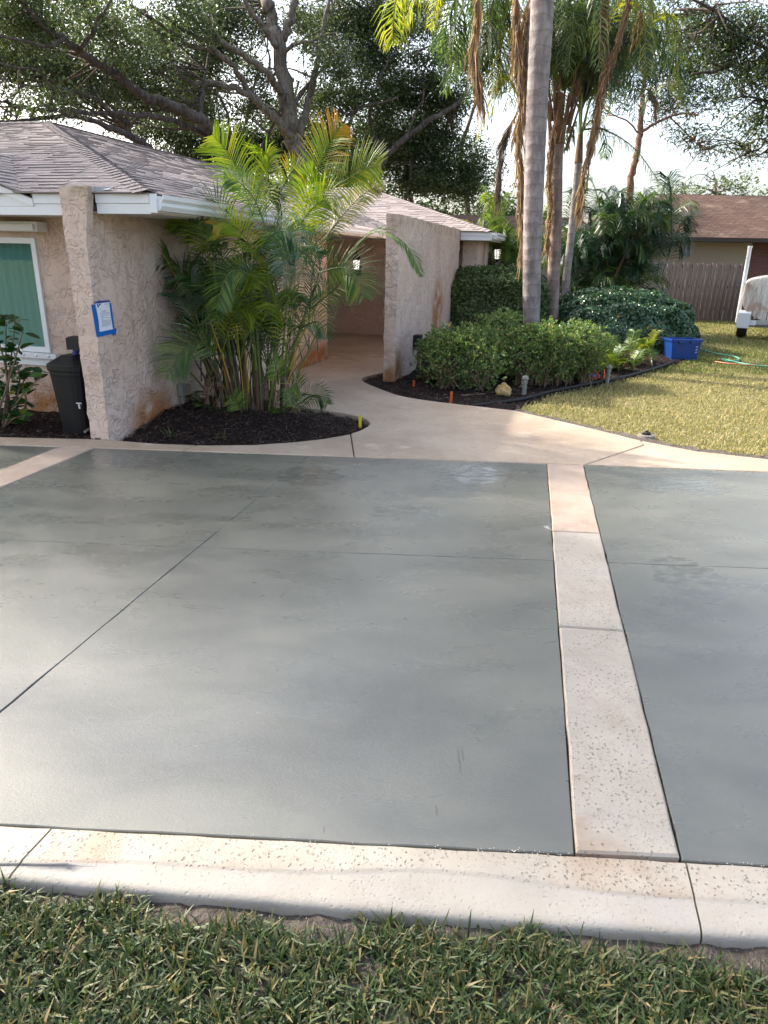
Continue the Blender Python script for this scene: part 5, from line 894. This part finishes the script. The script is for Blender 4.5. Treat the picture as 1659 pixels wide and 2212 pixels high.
# ---- shrubs and hedges
def shrub(name, lobes, label, cat, mat, size, per, aspect, fill=.35, branch=True, jit=.75, group=None, base=None):
    """lobes: ellipsoids (x,y,z,rx,ry,rz); leaves over the surface and a scatter within"""
    x = np.mean([l[0] for l in lobes]); y = np.mean([l[1] for l in lobes]); o = thing(name, (x, y, 0), label, cat, group); P = []; N = []
    L = np.array(lobes)
    for l in lobes:
        c = np.array(l[:3]); r = np.array(l[3:6]); ar = (r[0]*r[1]+r[0]*r[2]+r[1]*r[2])*4.19; n = int(per*ar); d = RNG.normal(0, 1, (n, 3)); d /= np.linalg.norm(d, axis=1)[:, None]; rad = np.where(RNG.random(n) < fill, RNG.uniform(.45, .92, n), RNG.normal(.97, .045, n))
        lump = 1+.10*np.sin(d[:, 0]*6+l[0]*9)*np.cos(d[:, 2]*7+l[1]*7)+.05*np.sin(d[:, 1]*13+d[:, 0]*11); p = c+d*r*(rad*lump)[:, None]; keep = p[:, 2] > .03
        for m_ in L:      # drop leaves buried deep inside a neighbouring lobe
            q = (((p-m_[:3])/m_[3:6])**2).sum(1); keep &= ~((q < .3) & (np.abs(m_[:3]-c).sum() > .01))
        P.append(p[keep]); N.append((d/r)[keep]*np.min(r)+[0, 0, .35])
    P = np.vstack(P); N = np.vstack(N); N /= np.linalg.norm(N, axis=1)[:, None]+1e-9; zt = P[:, 2].max(); thin = RNG.random(len(P)) < np.clip(.10+1.25*P[:, 2]/zt, 0, 1); P = P[thin]; N = N[thin]
    k = RNG.random(len(P)) < .13; C = P[k]+N[k]*np.abs(RNG.normal(0, .045, k.sum()))[:, None]; A = N[k]; q = 8; C = np.repeat(C, q, 0); A = np.repeat(A, q, 0); d = RNG.normal(0, 1, C.shape)*.75+A*.8+[0, 0, .35]; d /= np.linalg.norm(d, axis=1)[:, None]
    leaves('foliage', P[~k], size, mat, o, aspect, N[~k], jit)
    n = len(C); sz = size*RNG.uniform(.8, 1.5, n)[:, None]; sd = np.cross(d, RNG.normal(0, 1, (n, 3))); sd /= np.linalg.norm(sd, axis=1)[:, None]+1e-9; sd *= sz*aspect*.5; tip = C+d*sz
    npmesh('sprigs', np.stack([C, C+d*sz*.5+sd, tip, C+d*sz*.5-sd], 1), 4, mat, o, 'stuff')
    if branch:
        m = MB()
        for l in lobes:
            for _ in range(14):
                b = np.array([l[0]+random.gauss(0, l[3]*.25), l[1]+random.gauss(0, l[4]*.25), -.03]); e = np.array(l[:3])+np.array([random.gauss(0, l[3]*.5), random.gauss(0, l[4]*.5), random.uniform(-.2, .75)*l[5]]); m.tube([b, (b+e)/2+[random.gauss(0, .05), random.gauss(0, .05), .03], e], [.012, .009, .004], 5, False)
        m.build('branches', M['twig'], o, kind='stuff')
    return o
def bumpy(x0, x1, y0, y1, h, n, r, seed, lo=.42):
    rs = random.Random(seed); return [(rs.uniform(x0, x1), rs.uniform(y0, y1), h*rs.uniform(lo, .72), r*rs.uniform(.8, 1.2), r*rs.uniform(.8, 1.2), h*rs.uniform(.30, .38)) for _ in range(n)]
shrub('azalea_bush', bumpy(.68, 1.28, 9.45, 9.9, .72, 8, .27, 21)+[(.85, 9.3, .32, .33, .25, .3), (1.2, 9.25, .3, .3, .25, .28), (.62, 9.9, .3, .22, .3, .3)], 'light green azalea bush, leftmost, right beside the portal wing wall', 'shrub', M['azalea'], .046, 1900, .38)
shrub('azalea_bush', bumpy(1.45, 1.75, 10.5, 10.8, .84, 5, .26, 22)+[(1.6, 10.5, .5, .36, .3, .36)], 'azalea bush at the back, between the clipped hedge and the two front bushes', 'shrub', M['azalea'], .046, 1900, .38)
shrub('azalea_bush', bumpy(1.88, 2.9, 9.95, 10.7, .78, 14, .28, 23)+[(1.9, 9.8, .30, .26, .25, .28), (2.2, 9.85, .32, .33, .26, .3), (2.6, 10.2, .32, .33, .26, .3), (2.95, 10.6, .36, .28, .28, .34)], 'widest light green azalea bush in front of the thickest palm trunk', 'shrub', M['azalea'], .046, 1900, .38)
def hedgebox(x0, x1, y0, y1, z1, n, rs=random.Random(4)): return None
def sheared(name, f, n, label, cat, mat, size, aspect, jit, loc, branch=True):
    """closely clipped hedge: f(u,v) -> point and outward normal"""
    o = thing(name, loc, label, cat); U = RNG.uniform(0, 1, n); V = RNG.uniform(0, 1, n); P, N = f(U, V); P = P-N*np.abs(RNG.normal(0, .055, n))[:, None]+RNG.normal(0, .012, (n, 3)); k = P[:, 2] > .02; leaves('foliage', P[k], size, mat, o, aspect, N[k]+[0, 0, .15], jit)
    m = MB()
    for _ in range(26): 
        i = RNG.integers(n); e = P[i]-N[i]*.12; b = np.array([loc[0]+(e[0]-loc[0])*.5, loc[1]+(e[1]-loc[1])*.4, -.03]); m.tube([b, (b+e)/2+[0, 0, .1], e], [.022, .015, .006], 5, False)
    m.build('branches', M['twig'], o, kind='stuff'); return o
def superell(c, r, n_, lump=.03):
    c = np.array(c); r = np.array(r)
    def f(U, V):
        k = len(U); q = RNG.uniform(-1, 1, (k, 3)); ar = np.array([r[1]*r[2], r[1]*r[2], r[0]*r[2], r[0]*r[2], r[0]*r[1]]); fc = RNG.choice(5, k, p=ar/ar.sum()); q[:, 2] = np.abs(q[:, 2])
        for j, (ax, v) in enumerate(((0, 1), (0, -1), (1, 1), (1, -1), (2, 1))): q[fc == j, ax] = v
        d = q/((np.abs(q)**n_).sum(1)**(1/n_))[:, None]; N = np.sign(d)*np.abs(d)**(n_-1)/r; N /= np.linalg.norm(N, axis=1)[:, None]+1e-9
        P = c+d*r; P += N*(lump*(np.sin(P[:, 0]*7)*np.cos(P[:, 2]*6+P[:, 1]*5)+.7*np.sin(P[:, 1]*9+P[:, 2]*8)))[:, None]; return P, N
    return f
sheared('clipped_hedge', superell((2.08, 14.6, 0), (1.03, .95, 1.50), 5, .045), 34000, 'tall dark clipped hedge block against the right end of the house', 'hedge', M['boxleaf'], .062, .55, .7, (2.08, 14.6, 0))
HM = (4.85, 15.4, 0)
sheared('hedge_mound', superell(HM, (1.6, 1.6, 1.12), 2.5, .06), 40000, 'wide rounded mound of glossy dark green hedge beside the blue tub', 'hedge', M['privet'], .075, .62, .55, HM)
# broad leaved shrub under the window
SB_ = thing('broad_leaf_shrub', (-3.72, 6.62, 0), 'gangly broad leaved green shrub in front of the window at the left edge', 'shrub')
rs = random.Random(5); stems = []
for i in range(11):
    b = np.array([-3.72+rs.gauss(0, .07), 6.6+rs.gauss(0, .05), 0]); h = rs.uniform(.45, 1.05); e = b+[rs.gauss(0, .2)+(.16 if i % 3 == 0 else -.05), rs.gauss(0, .10), h]; S = spline([b, (b+e)/2+[rs.gauss(0, .06), rs.gauss(0, .04), 0], e], 6); stems.append(S); MB().tube(S, np.linspace(.012, .005, len(S)), 6).build('stem', M['stem'], SB_, smooth=True)
S = spline([(-3.7, 6.6, .05), (-3.5, 6.55, .30), (-3.2, 6.5, .56)], 6); stems.append(S); MB().tube(S, np.linspace(.011, .004, len(S)), 6).build('stem', M['stem'], SB_); S = spline([(-3.7, 6.6, .02), (-3.56, 6.5, .12), (-3.45, 6.47, .16)], 6); stems.append(S); MB().tube(S, np.linspace(.008, .004, len(S)), 6).build('stem', M['stem'], SB_)
lm = MB(); lv = [(0, 0, 0), (.16, .18, .02), (.45, .27, .03), (.75, .19, .0), (1, 0, -.08), (.75, -.19, .0), (.45, -.27, .03), (.16, -.18, .02), (.45, 0, -.01), (.75, 0, -.03), (.16, 0, 0)]
lm.add(lv, [(0, 10, 1), (10, 8, 2, 1), (8, 9, 3, 2), (9, 4, 3), (0, 7, 10), (10, 7, 6, 8), (8, 6, 5, 9), (9, 5, 4)]); lme = lm.build('leaf', M['shrubleaf'], SB_, smooth=True); lmesh = lme.data; first = True
def orandmat():
    t = NT('broad_leaf'); c = t.ramp(t.orand(), (0, (.012, .045, .012)), (.6, (.03, .085, .02)), (.9, (.07, .14, .03)), (1, (.25, .20, .02))); t.fin(c, .33, spec=.5); tr = t.n('BsdfTranslucent', Color=t.mix(1., c, (1.5, 1.7, .7), 'MULTIPLY')); mx = t.n('MixShader', _0=.22, _1=t.p.outputs[0], _2=tr); t.t.links.new(mx, t.out.inputs[0]); return t.m
lmesh.materials[0] = orandmat()
for S in stems:
    n = len(S)
    for j in range(15):
        k = max(2, min(n-1, int(n*(1-rs.random()**1.7*.8)))); p = S[k]; a = rs.uniform(0, 6.28); el = rs.uniform(-.5, .6); L = rs.uniform(.08, .165); d = Vector((math.cos(a)*math.cos(el), math.sin(a)*math.cos(el), math.sin(el))); q = d.to_track_quat('X', 'Z'); M4 = Matrix.Translation(Vector(p)+d*.02) @ q.to_matrix().to_4x4() @ Matrix.Rotation(rs.gauss(0, .5), 4, 'X') @ Matrix.Diagonal((L, L*1.05, L, 1))
        if first: o = lme; first = False
        else: o = lme.copy(); COL.objects.link(o)
        o.parent = SB_; o.matrix_parent_inverse = Matrix.Translation(SB_.location).inverted(); o.matrix_basis = M4
# small tufts of weed in the palm bed
def tuft(c, label):
    o = MB(); rs2 = random.Random(int(c[0]*1000))
    for i in range(26):
        a = rs2.uniform(0, 6.28); l = rs2.uniform(.05, .13); p = np.array(c)+[rs2.gauss(0, .03), rs2.gauss(0, .02), 0]; d = np.array([math.cos(a)*.8, math.sin(a)*.8, rs2.uniform(.4, 1.1)]); s = np.array([-math.sin(a), math.cos(a), 0])*.003; o.add([p-s, p+s, p+d*l*.6+s, p+d*l*.6-s, p+d*l+[0, 0, -.02]], [(0, 1, 2, 3), (3, 2, 4)])
    tag(o.build('weed_tuft', M['grass']), label, 'weed')
tuft((-2.05, 6.42, 0), 'grassy weed tuft in the mulch near the rusty wall foot'); tuft((-1.55, 6.38, 0), 'sparse weed tuft in the mulch below the palm clump')
# ================================================================ neighbour's house
NH = thing('brown_roof_house', (8, 26, 0), 'neighbouring beige house with a brown shingled roof', 'house')
def uvplane(pts, name):
    me = bpy.data.meshes.new(name); me.from_pydata([tuple(p) for p in pts], [], [tuple(range(len(pts)))]); me.materials.append(M['brownroof']); u = me.uv_layers.new(name='UVMap'); P = np.array(pts); e = (P[1]-P[0])/np.linalg.norm(P[1]-P[0]); nn = np.cross(e, P[2]-P[0]); v = np.cross(nn, e); v /= np.linalg.norm(v)
    for i, p in enumerate(P): u.data[i].uv = ((p-P[0])@e, (p-P[0])@v)
    return me
def roofslab(pts, nm='roof'): return link(nm, uvplane(pts, nm), NH)
roofslab([(6.6, 24.5, 2.46), (17, 25.0, 2.55), (17, 28.5, 4.1), (9.6, 28.2, 4.06)]); roofslab([(17, 25, 2.55), (26, 25.4, 2.6), (26, 29, 4.2), (17, 28.5, 4.1)]); roofslab([(26, 32, 2.5), (6.6, 32, 2.46), (9.6, 28.2, 4.06), (26, 29, 4.2)]); roofslab([(6.6, 32, 2.46), (6.6, 24.5, 2.46), (9.6, 28.2, 4.06)])
roofslab([(1.0, 24.2, 2.35), (6.8, 24.4, 2.35), (6.8, 27, 3.12), (1.9, 27, 3.12)]); roofslab([(6.8, 30, 2.2), (1.0, 30, 2.2), (1.9, 27, 3.12), (6.8, 27, 3.12)])
MB().hexa([(6.6, 24.48, 2.33), (17, 24.98, 2.42), (17, 25.0, 2.42), (6.6, 24.5, 2.33)], [(6.6, 24.48, 2.455), (17, 24.98, 2.545), (17, 25.0, 2.545), (6.6, 24.5, 2.455)]).build('fascia', M['fasciab'], NH)
MB().hexa([(1, 24.18, 2.2), (6.6, 24.38, 2.2), (6.6, 24.4, 2.2), (1, 24.2, 2.2)], [(1, 24.18, 2.345), (6.6, 24.38, 2.345), (6.6, 24.4, 2.345), (1, 24.2, 2.345)]).build('fascia', M['fasciab'], NH)
MB().hexa([(6.6, 24.52, 2.34), (17, 25.02, 2.42), (17, 26, 2.42), (6.6, 25.6, 2.34)], [(6.6, 24.52, 2.36), (17, 25.02, 2.44), (17, 26, 2.44), (6.6, 25.6, 2.36)]).build('soffit', M['fasciab'], NH)
MB().hexa([(1.4, 25.2, -.2), (12.45, 25.7, -.2), (12.45, 26, -.2), (1.4, 25.5, -.2)], [(1.4, 25.2, 2.33), (12.45, 25.7, 2.4), (12.45, 26, 2.4), (1.4, 25.5, 2.33)]).build('wall', M['beige'], NH)
MB().hexa([(12.46, 25.72, -.2), (20, 26.0, -.2), (20, 26.3, -.2), (12.46, 26, -.2)], [(12.46, 25.72, 2.4), (20, 26.0, 2.42), (20, 26.3, 2.42), (12.46, 26, 2.4)]).build('brick_wall', M['brick'], NH)
MB().tube([(7.55, 25.45, -.1), (7.55, 25.45, 1.35)], .04, 8).build('downpipe', plain('tan_pipe', (.40, .33, .25), .6), NH); MB().lathe([(.02, 0), (.09, .02), (.09, .16), (.02, .18)], (7.8, 25.4, 1.25), 10).build('meter', M['greylamp'], NH); MB().box(9.6, 9.85, 25.2, 25.6, 2.62, 2.70).build('roof_vent', M['white'], NH)
# fence boards, one by one, on rails
FE = thing('board_fence', (9.8, 22.9, 0), 'weathered grey brown board fence leaning between the houses', 'fence'); bm_ = MB(); bm_.hexa([(-.078, -.011, 0), (.078, -.011, 0), (.078, .011, 0), (-.078, .011, 0)], [(-.078, -.011, 1.76), (.078, -.011, 1.76), (.078, .011, 1.76), (-.078, .011, 1.76)]); bm_.f = bm_.f; b0 = None
rs = random.Random(12); n = 17
for i in range(n):
    k = i/(n-1); x = 8.62+2.62*k; y = 22.72+.5*k
    if b0 is None: b0 = bm_.build('fence_board', M['fence'], FE); o = b0
    else: o = b0.copy(); COL.objects.link(o); o.parent = FE; o.matrix_parent_inverse = Matrix.Translation(FE.location).inverted()
    o.matrix_basis = Matrix.Translation((x, y-.03*(i % 2), -.08+rs.gauss(0, .012))) @ Matrix.Rotation(.19, 4, 'Z') @ Matrix.Rotation(-.015+rs.gauss(0, .006), 4, 'Y') @ Matrix.Diagonal((rs.uniform(.82, .98), 1, rs.uniform(.98, 1.025), 1))
for z in (.3, .95, 1.55): MB().hexa([(8.55, 22.76, z), (11.3, 23.28, z), (11.3, 23.32, z), (8.55, 22.80, z)], [(8.55, 22.76, z+.09), (11.3, 23.28, z+.09), (11.3, 23.32, z+.09), (8.55, 22.80, z+.09)]).build('fence_rail', M['fence'], FE)
AC = thing('air_conditioner', (8.35, 23.6, 0), 'dark grey slatted air conditioner unit at the foot of the fence', 'air conditioner'); MB().prism([(8.05, 23.3), (8.65, 23.4), (8.6, 23.95), (8.0, 23.85)], -.1, .60, .03).build('casing', plain('ac_grey', (.10, .10, .105), .5), AC); m = MB()
for i in range(9): m.hexa([(8.05, 23.28, .02+i*.06), (8.65, 23.38, .02+i*.06), (8.65, 23.40, .02+i*.06), (8.05, 23.30, .02+i*.06)], [(8.05, 23.285, .05+i*.06), (8.65, 23.385, .05+i*.06), (8.65, 23.40, .05+i*.06), (8.05, 23.30, .05+i*.06)])
m.build('louvres', M['black2'], AC); MB().box(7.98, 8.66, 23.28, 23.98, .602, .63).build('top_grille', M['greylamp'], AC)
shrub('yard_bush', [(11.9, 21.8, 1.05, .55, .5, .5), (11.4, 21.7, .75, .45, .4, .45), (12.5, 21.9, 1.2, .6, .5, .5), (11.5, 21.8, .35, .35, .3, .4)], 'green bush at the right end of the board fence behind the boat', 'shrub', M['boxleaf'], .11, 420, .6)
# ---- boat under its tarp, and the trailer
BY = math.radians(28); bc, bs = math.cos(BY), math.sin(BY)
def bw(x, y, z): return (9.65+x*bc+y*bs, 17.38-x*bs+y*bc, z)
B = thing('covered_boat', bw(0, 2.4, .5), 'boat wrapped in a stained off white tarp on a trailer at the right edge', 'boat'); m = MB(); rows = []
st = [(-.01, .98), (.0, 1.), (.02, 1.0), (.25, 1.02), (.9, 1.06), (2, 1.05), (3.2, .92), (4.2, .6), (4.9, .12)]
prof = [(0, 1.46), (-.5, 1.43), (-.92, 1.37), (-1.06, 1.31), (-1.1, 1.15), (-1.1, .92), (-1.06, .72), (-.95, .52), (-.6, .38), (0, .30)]
def ring(y, k): 
    rg = []
    for j, (x, z) in enumerate(prof): rg.append(bw(x*k, y, .9+(z-.9)*(.8+.2*k)+(.06*math.sin(y*3) if j < 3 else 0)+.02*math.sin(y*7+j*2)))
    for j, (x, z) in enumerate(prof[-2:0:-1]): rg.append(bw(-x*k, y, .9+(z-.9)*(.8+.2*k)+.02*math.sin(y*6+j*2.4)))
    return rg
R_ = [ring(y, k) for y, k in st]; nR = len(R_[0]); m.v = [q for r in R_ for q in r]
m.f = [(i*nR+k, (i+1)*nR+k, (i+1)*nR+(k+1) % nR, i*nR+(k+1) % nR) for i in range(len(R_)-1) for k in range(nR)]+[tuple(range(nR)), tuple((len(R_)-1)*nR+k for k in range(nR))[::-1]]; m.m = [0]*len(m.f)
tp = m.build('tarp', M['tarp'], B, smooth=True); sd = tp.modifiers.new('s', 'SUBSURF'); sd.levels = 2; sd.render_levels = 2
m = MB(); m.hexa([bw(-.35, .3, 1.45), bw(.5, .3, 1.45), bw(.5, 1.6, 1.45), bw(-.35, 1.6, 1.45)], [bw(.0, .7, 1.78), bw(.3, .7, 1.78), bw(.3, 1.3, 1.78), bw(.0, 1.3, 1.78)]); m.build('tarp_peak', M['tarp'], B)
m = MB()
for x, y in ((-1.0, .5), (-.95, .2), (-.8, .02), (-.5, .0)): m.tube([bw(x, y, .62), bw(x+.02, y-.02, .35), bw(x+.1, y, .25)], .009, 4)
m.build('tie_strap', M['black2'], B)
T = thing('boat_trailer', bw(0, 1.4, 0), 'boat trailer with white wheel fenders and a tall white guide post', 'trailer'); gal = plain('galvanised_frame', (.40, .40, .40), .45, .2, 20)
m = MB(); m.box(-.78, -.70, -.1, 4.4, .30, .40, bw); m.box(.70, .78, -.1, 4.4, .30, .40, bw); m.box(-.78, .78, -.12, -.04, .30, .40, bw); m.box(-.86, .86, .08, .16, .22, .29, bw); m.box(-.5, -.4, .0, .06, .22, .36, bw); m.build('frame', gal, T)
for sg in (-1, 1):
    w = MB(); w.lathe([(.10, -.11), (.27, -.11), (.30, -.07), (.305, 0), (.30, .07), (.27, .11), (.10, .11)], (0, 0, 0), 24); w.v = [bw(sg*.98+q[2], .12+q[0], .255+q[1]) for q in w.v]; wo = w.build('wheel', M['black2'], T, smooth=False); r_ = MB(); r_.lathe([(.02, -.05), (.16, -.09), (.17, -.115), (.17, .115), (.02, .06)], (0, 0, 0), 16); r_.v = [bw(sg*.98+q[2], .12+q[0], .255+q[1]) for q in r_.v]; r_.build('rim', M['white'], wo)
    f = MB(); n = 14; ou = []
    for i in range(n+1): a = math.pi*(-.06+1.12*i/n); ou += [bw(sg*.98+s_*.14, .12-math.cos(a)*.38, .27+math.sin(a)*.34) for s_ in (-1, 1)]; 
    for i in range(n+1): a = math.pi*(-.06+1.12*i/n); ou += [bw(sg*.98+s_*.13, .12-math.cos(a)*.36, .27+math.sin(a)*.32) for s_ in (-1, 1)]
    k = 2*(n+1); f.add(ou, [(2*i, 2*i+2, 2*i+3, 2*i+1) for i in range(n)]+[(k+2*i, k+2*i+1, k+2*i+3, k+2*i+2) for i in range(n)]+[(2*i, k+2*i, k+2*i+2, 2*i+2) for i in range(n)]+[(2*i+1, 2*i+3, k+2*i+3, k+2*i+1) for i in range(n)]); f.box(sg*.98-.14, sg*.98+.14, -.275, -.26, .22, .56, bw); f.build('fender', M['white'], T)
    MB().tube([bw(sg*1.13, .28, .30), bw(sg*1.16, .28, 2.06)], .047, 12).build('guide_post', M['white'], T); MB().tube([bw(sg*1.16, .28, 2.05), bw(sg*1.16, .28, 2.10)], .054, 12).build('post_cap', M['white'], T); MB().tube([bw(sg*.72, .28, .33), bw(sg*1.14, .28, .33)], .028, 6).build('post_bracket', gal, T); MB().box(sg*.80-.1, sg*.80+.1, -.14, -.121, .28, .40, bw).build('tail_light_board', M['white'], T)
# ================================================================ small things on the lawn and in the beds
TB = thing('storage_tub', (5.52, 13.25, 0), 'blue plastic tub standing on the grass beside the hedge mound', 'tub'); q = np.array([(5.19, 13.06), (5.83, 13.14), (5.80, 13.56), (5.16, 13.48)]); c = q.mean(0); q = c+(q-c)*.9; m = MB()
def rr(k, z, nn=6):
    pts = []
    for i in range(4):
        p = c+(q[i]-c)*k; a = c+(q[i-1]-c)*k; b = c+(q[(i+1) % 4]-c)*k
        for t in (.12, .06, .02): pts.append(tuple(p+(a-p)*t)+(z,))
        for t in (.02, .06, .12): pts.append(tuple(p+(b-p)*t)+(z,))
    return pts
L_ = [rr(.84, -.05), rr(.86, 0), rr(.98, .31), rr(1.06, .312), rr(1.06, .35), rr(.97, .352), rr(.95, .30), rr(.84, .02)]; nn = len(L_[0]); m.v = [p for r in L_ for p in r]; m.f = [(i*nn+k, i*nn+(k+1) % nn, (i+1)*nn+(k+1) % nn, (i+1)*nn+k) for i in range(len(L_)-1) for k in range(nn)]+[tuple(range(nn))[::-1], tuple((len(L_)-1)*nn+k for k in range(nn))]; m.m = [0]*len(m.f); m.build('tub_body', M['tubblue'], TB)
for a in (.3, .7): MB().box(5.22+.58*a-.05, 5.22+.58*a+.05, 13.05+.08*a, 13.09+.08*a, .285, .345).build('tub_handle', M['tubblue'], TB)
m = MB()
for z0 in (.10, .15, .20): m.add([(5.68, 13.135, z0), (5.72, 13.140, z0+.01), (5.73, 13.135, z0+.035), (5.69, 13.128, z0+.028)], [(0, 1, 2, 3)])
m.build('worn_print', M['tubworn'], TB)
def pathlight(c, h, label):
    o = thing('path_light', c, label, 'path light', 'grey metal path lights'); MB().lathe([(.030, -.06), (.030, h*.42), (.036, h*.43), (.036, h*.47), (.030, h*.48), (.030, h*.62)], c, 14).build('post', M['greylamp'], o); MB().lathe([(.024, h*.61), (.024, h*.80)], c, 10).build('lamp', M['lampglass'], o); m = MB()
    for z in (.64, .70, .76): m.lathe([(.026, h*z), (.042, h*z), (.034, h*(z+.03)), (.026, h*(z+.03))], c, 14)
    m.lathe([(.045, h*.82), (.048, h*.85), (.040, h*.94), (.018, h)], c, 14); m.build('louvre_cap', M['greylamp'], o)
pathlight((1.80, 9.12, -.03), .27, 'grey louvred path light beside the buff rock'); pathlight((3.25, 10.32, -.03), .27, 'grey path light among the small palm fronds near the orange cord')
m = MB(); bmk = bmesh.new(); bmesh.ops.create_icosphere(bmk, subdivisions=3, radius=1)
for v in bmk.verts:
    d = v.co.copy(); r = 1+.10*math.sin(d.x*5+1)*math.cos(d.y*4)+.07*math.sin(d.z*9+d.x*6)-.35*max(0, 1-((d.x+.15)**2+(d.z+.75)**2+(d.y+.6)**2)*2.2); v.co = Vector((1.515+d.x*.105*r, 9.03+d.y*.09*r, .045+d.z*.105*r))
me = bpy.data.meshes.new('garden_rock'); bmk.to_mesh(me); bmk.free(); me.materials.append(M['rock']); me.polygons.foreach_set('use_smooth', [True]*len(me.polygons)); tag(link('garden_rock', me), 'rounded buff coloured rock at the edge of the mulch bed', 'rock')
def stake(c, h, r, mat, label, cat='stake'): tag(MB().tube([(c[0], c[1], -.07), (c[0]+.004, c[1], h*.5), (c[0]+.002, c[1], h)], r, 10).build('marker_stake', M[mat]), label, cat)
stake((.36, 9.46), .085, .016, 'orange', 'short orange stake in the mulch beside the portal wing wall'); stake((.79, 8.52), .115, .017, 'orange', 'taller orange stake at the curving edge of the walkway'); m = MB(); m.box(-.285, -.255, 7.09, 7.105, -.06, .105); tag(m.build('marker_stake', M['yellow']), 'yellow stake in the palm bed at the tip of the curve', 'stake')
SPR = thing('sprinkler_head', (2.66, 6.93, -.03), 'black sprinkler head in a concrete ring at the lawn edge', 'sprinkler'); MB().lathe([(.075, -.05), (.085, -.01), (.08, .012), (.055, .016), (.05, -.01)], (2.66, 6.95, -.005), 20).build('ring', plain('grey_ring', (.22, .19, .17), .8, .3, 20), SPR); MB().lathe([(.038, -.03), (.04, .028), (.03, .034), (.018, .038), (.016, .05)], (2.66, 6.95, 0), 16).build('head', M['black2'], SPR)
tag(MB().tube(spline([(8.0, 18.9, -.02), (7.24, 16.55, -.02), (6.58, 15.1, -.0), (6.49, 14.17, .0), (6.67, 13.65, 0), (6.55, 13.2, 0), (6.2, 12.9, .0), (6.24, 13.2, .01), (6.4, 12.6, 0), (6.9, 12.3, 0), (9, 12, 0)], 8), .014, 6).build('garden_hose', M['hose'], smooth=True), 'green garden hose snaking over the lawn from the blue tub', 'hose')
tag(MB().tube(spline([(5.95, 12.84, 0), (6.13, 12.6, .0), (6.42, 12.5, 0), (6.8, 12.42, 0), (9, 12.2, 0)], 8), .011, 6).build('extension_cord', M['hosered'], smooth=True), 'faded orange cord lying straight across the lawn by the hose', 'cord')
tag(MB().tube(spline([(3.05, 10.62, .02), (3.12, 10.6, .10), (3.2, 10.55, .02), (3.1, 10.5, .0), (3.02, 10.55, .01), (3.16, 10.58, .015), (3.25, 10.5, .01), (3.3, 10.7, .12)], 8), .009, 6).build('extension_cord', M['cord'], smooth=True), 'bright orange cord coiled on the mulch beside the blue sheet', 'cord')
m = MB(); xs = 9; pv = []
for j in range(xs):
    for i in range(xs): u, v = i/(xs-1)-.5, j/(xs-1)-.5; pv.append((2.92+u*.52, 10.72+v*.3+.08*u, .02+.06*(1-4*u*u)*(1-4*v*v)+.02*math.sin(i*2.3+j*1.7)))
m.add(pv, [(j*xs+i, j*xs+i+1, (j+1)*xs+i+1, (j+1)*xs+i) for j in range(xs-1) for i in range(xs-1)]); o = tag(m.build('plastic_sheet', plain('blue_sheet', (.01, .07, .45), .35, .15, 10), smooth=True), 'crumpled blue plastic sheet on the mulch under the azaleas', 'sheet'); o.modifiers.new('t', 'SOLIDIFY').thickness = .004
tag(MB().tube([(-2.35, 6.95, .05), (-1.95, 6.8, .04)], .011, 5).build('fallen_stick', M['stem']), 'thin fallen stick lying on the mulch below the outlet post', 'stick')
tag(MB().tube([(.95, 8.88, .0), (1.28, 9.0, .005)], .016, 6).build('fallen_stick', M['twig']), 'thick dark stick on the mulch left of the buff rock', 'stick')
tag(MB().tube(spline([(1.05, 8.35, -.02), (1.7, 8.75, .0), (2.2, 9.35, 0), (2.9, 10.05, 0), (3.7, 10.85, 0), (4.6, 11.95, 0), (5.2, 12.8, 0)], 6), .022, 8).build('bed_edging', M['black2'], smooth=True), 'black edging tube between the mulch bed and the lawn', 'edging')
PEB = ['largest pale pebble in the bare soil below the concrete lip', 'second largest pebble, just right of the largest one in the soil', 'small pale pebble left of the largest one, against the concrete', 'smallest pebble, rightmost of the four by the concrete lip']
for c, r in (((-.225, 1.335, -.075), .014), ((-.13, 1.325, -.075), .012), ((-.265, 1.345, -.08), .009), ((.02, 1.315, -.08), .008)):
    bmk = bmesh.new(); bmesh.ops.create_icosphere(bmk, subdivisions=1, radius=r)
    for v in bmk.verts: v.co = Vector(c)+v.co*random.uniform(.7, 1.2)
    me = bpy.data.meshes.new('pebble'); bmk.to_mesh(me); bmk.free(); me.materials.append(plain('pale_pebble', (.5, .47, .43), .8)); tag(link('pebble', me), PEB.pop(0), 'pebble', 'pebbles along the concrete lip')
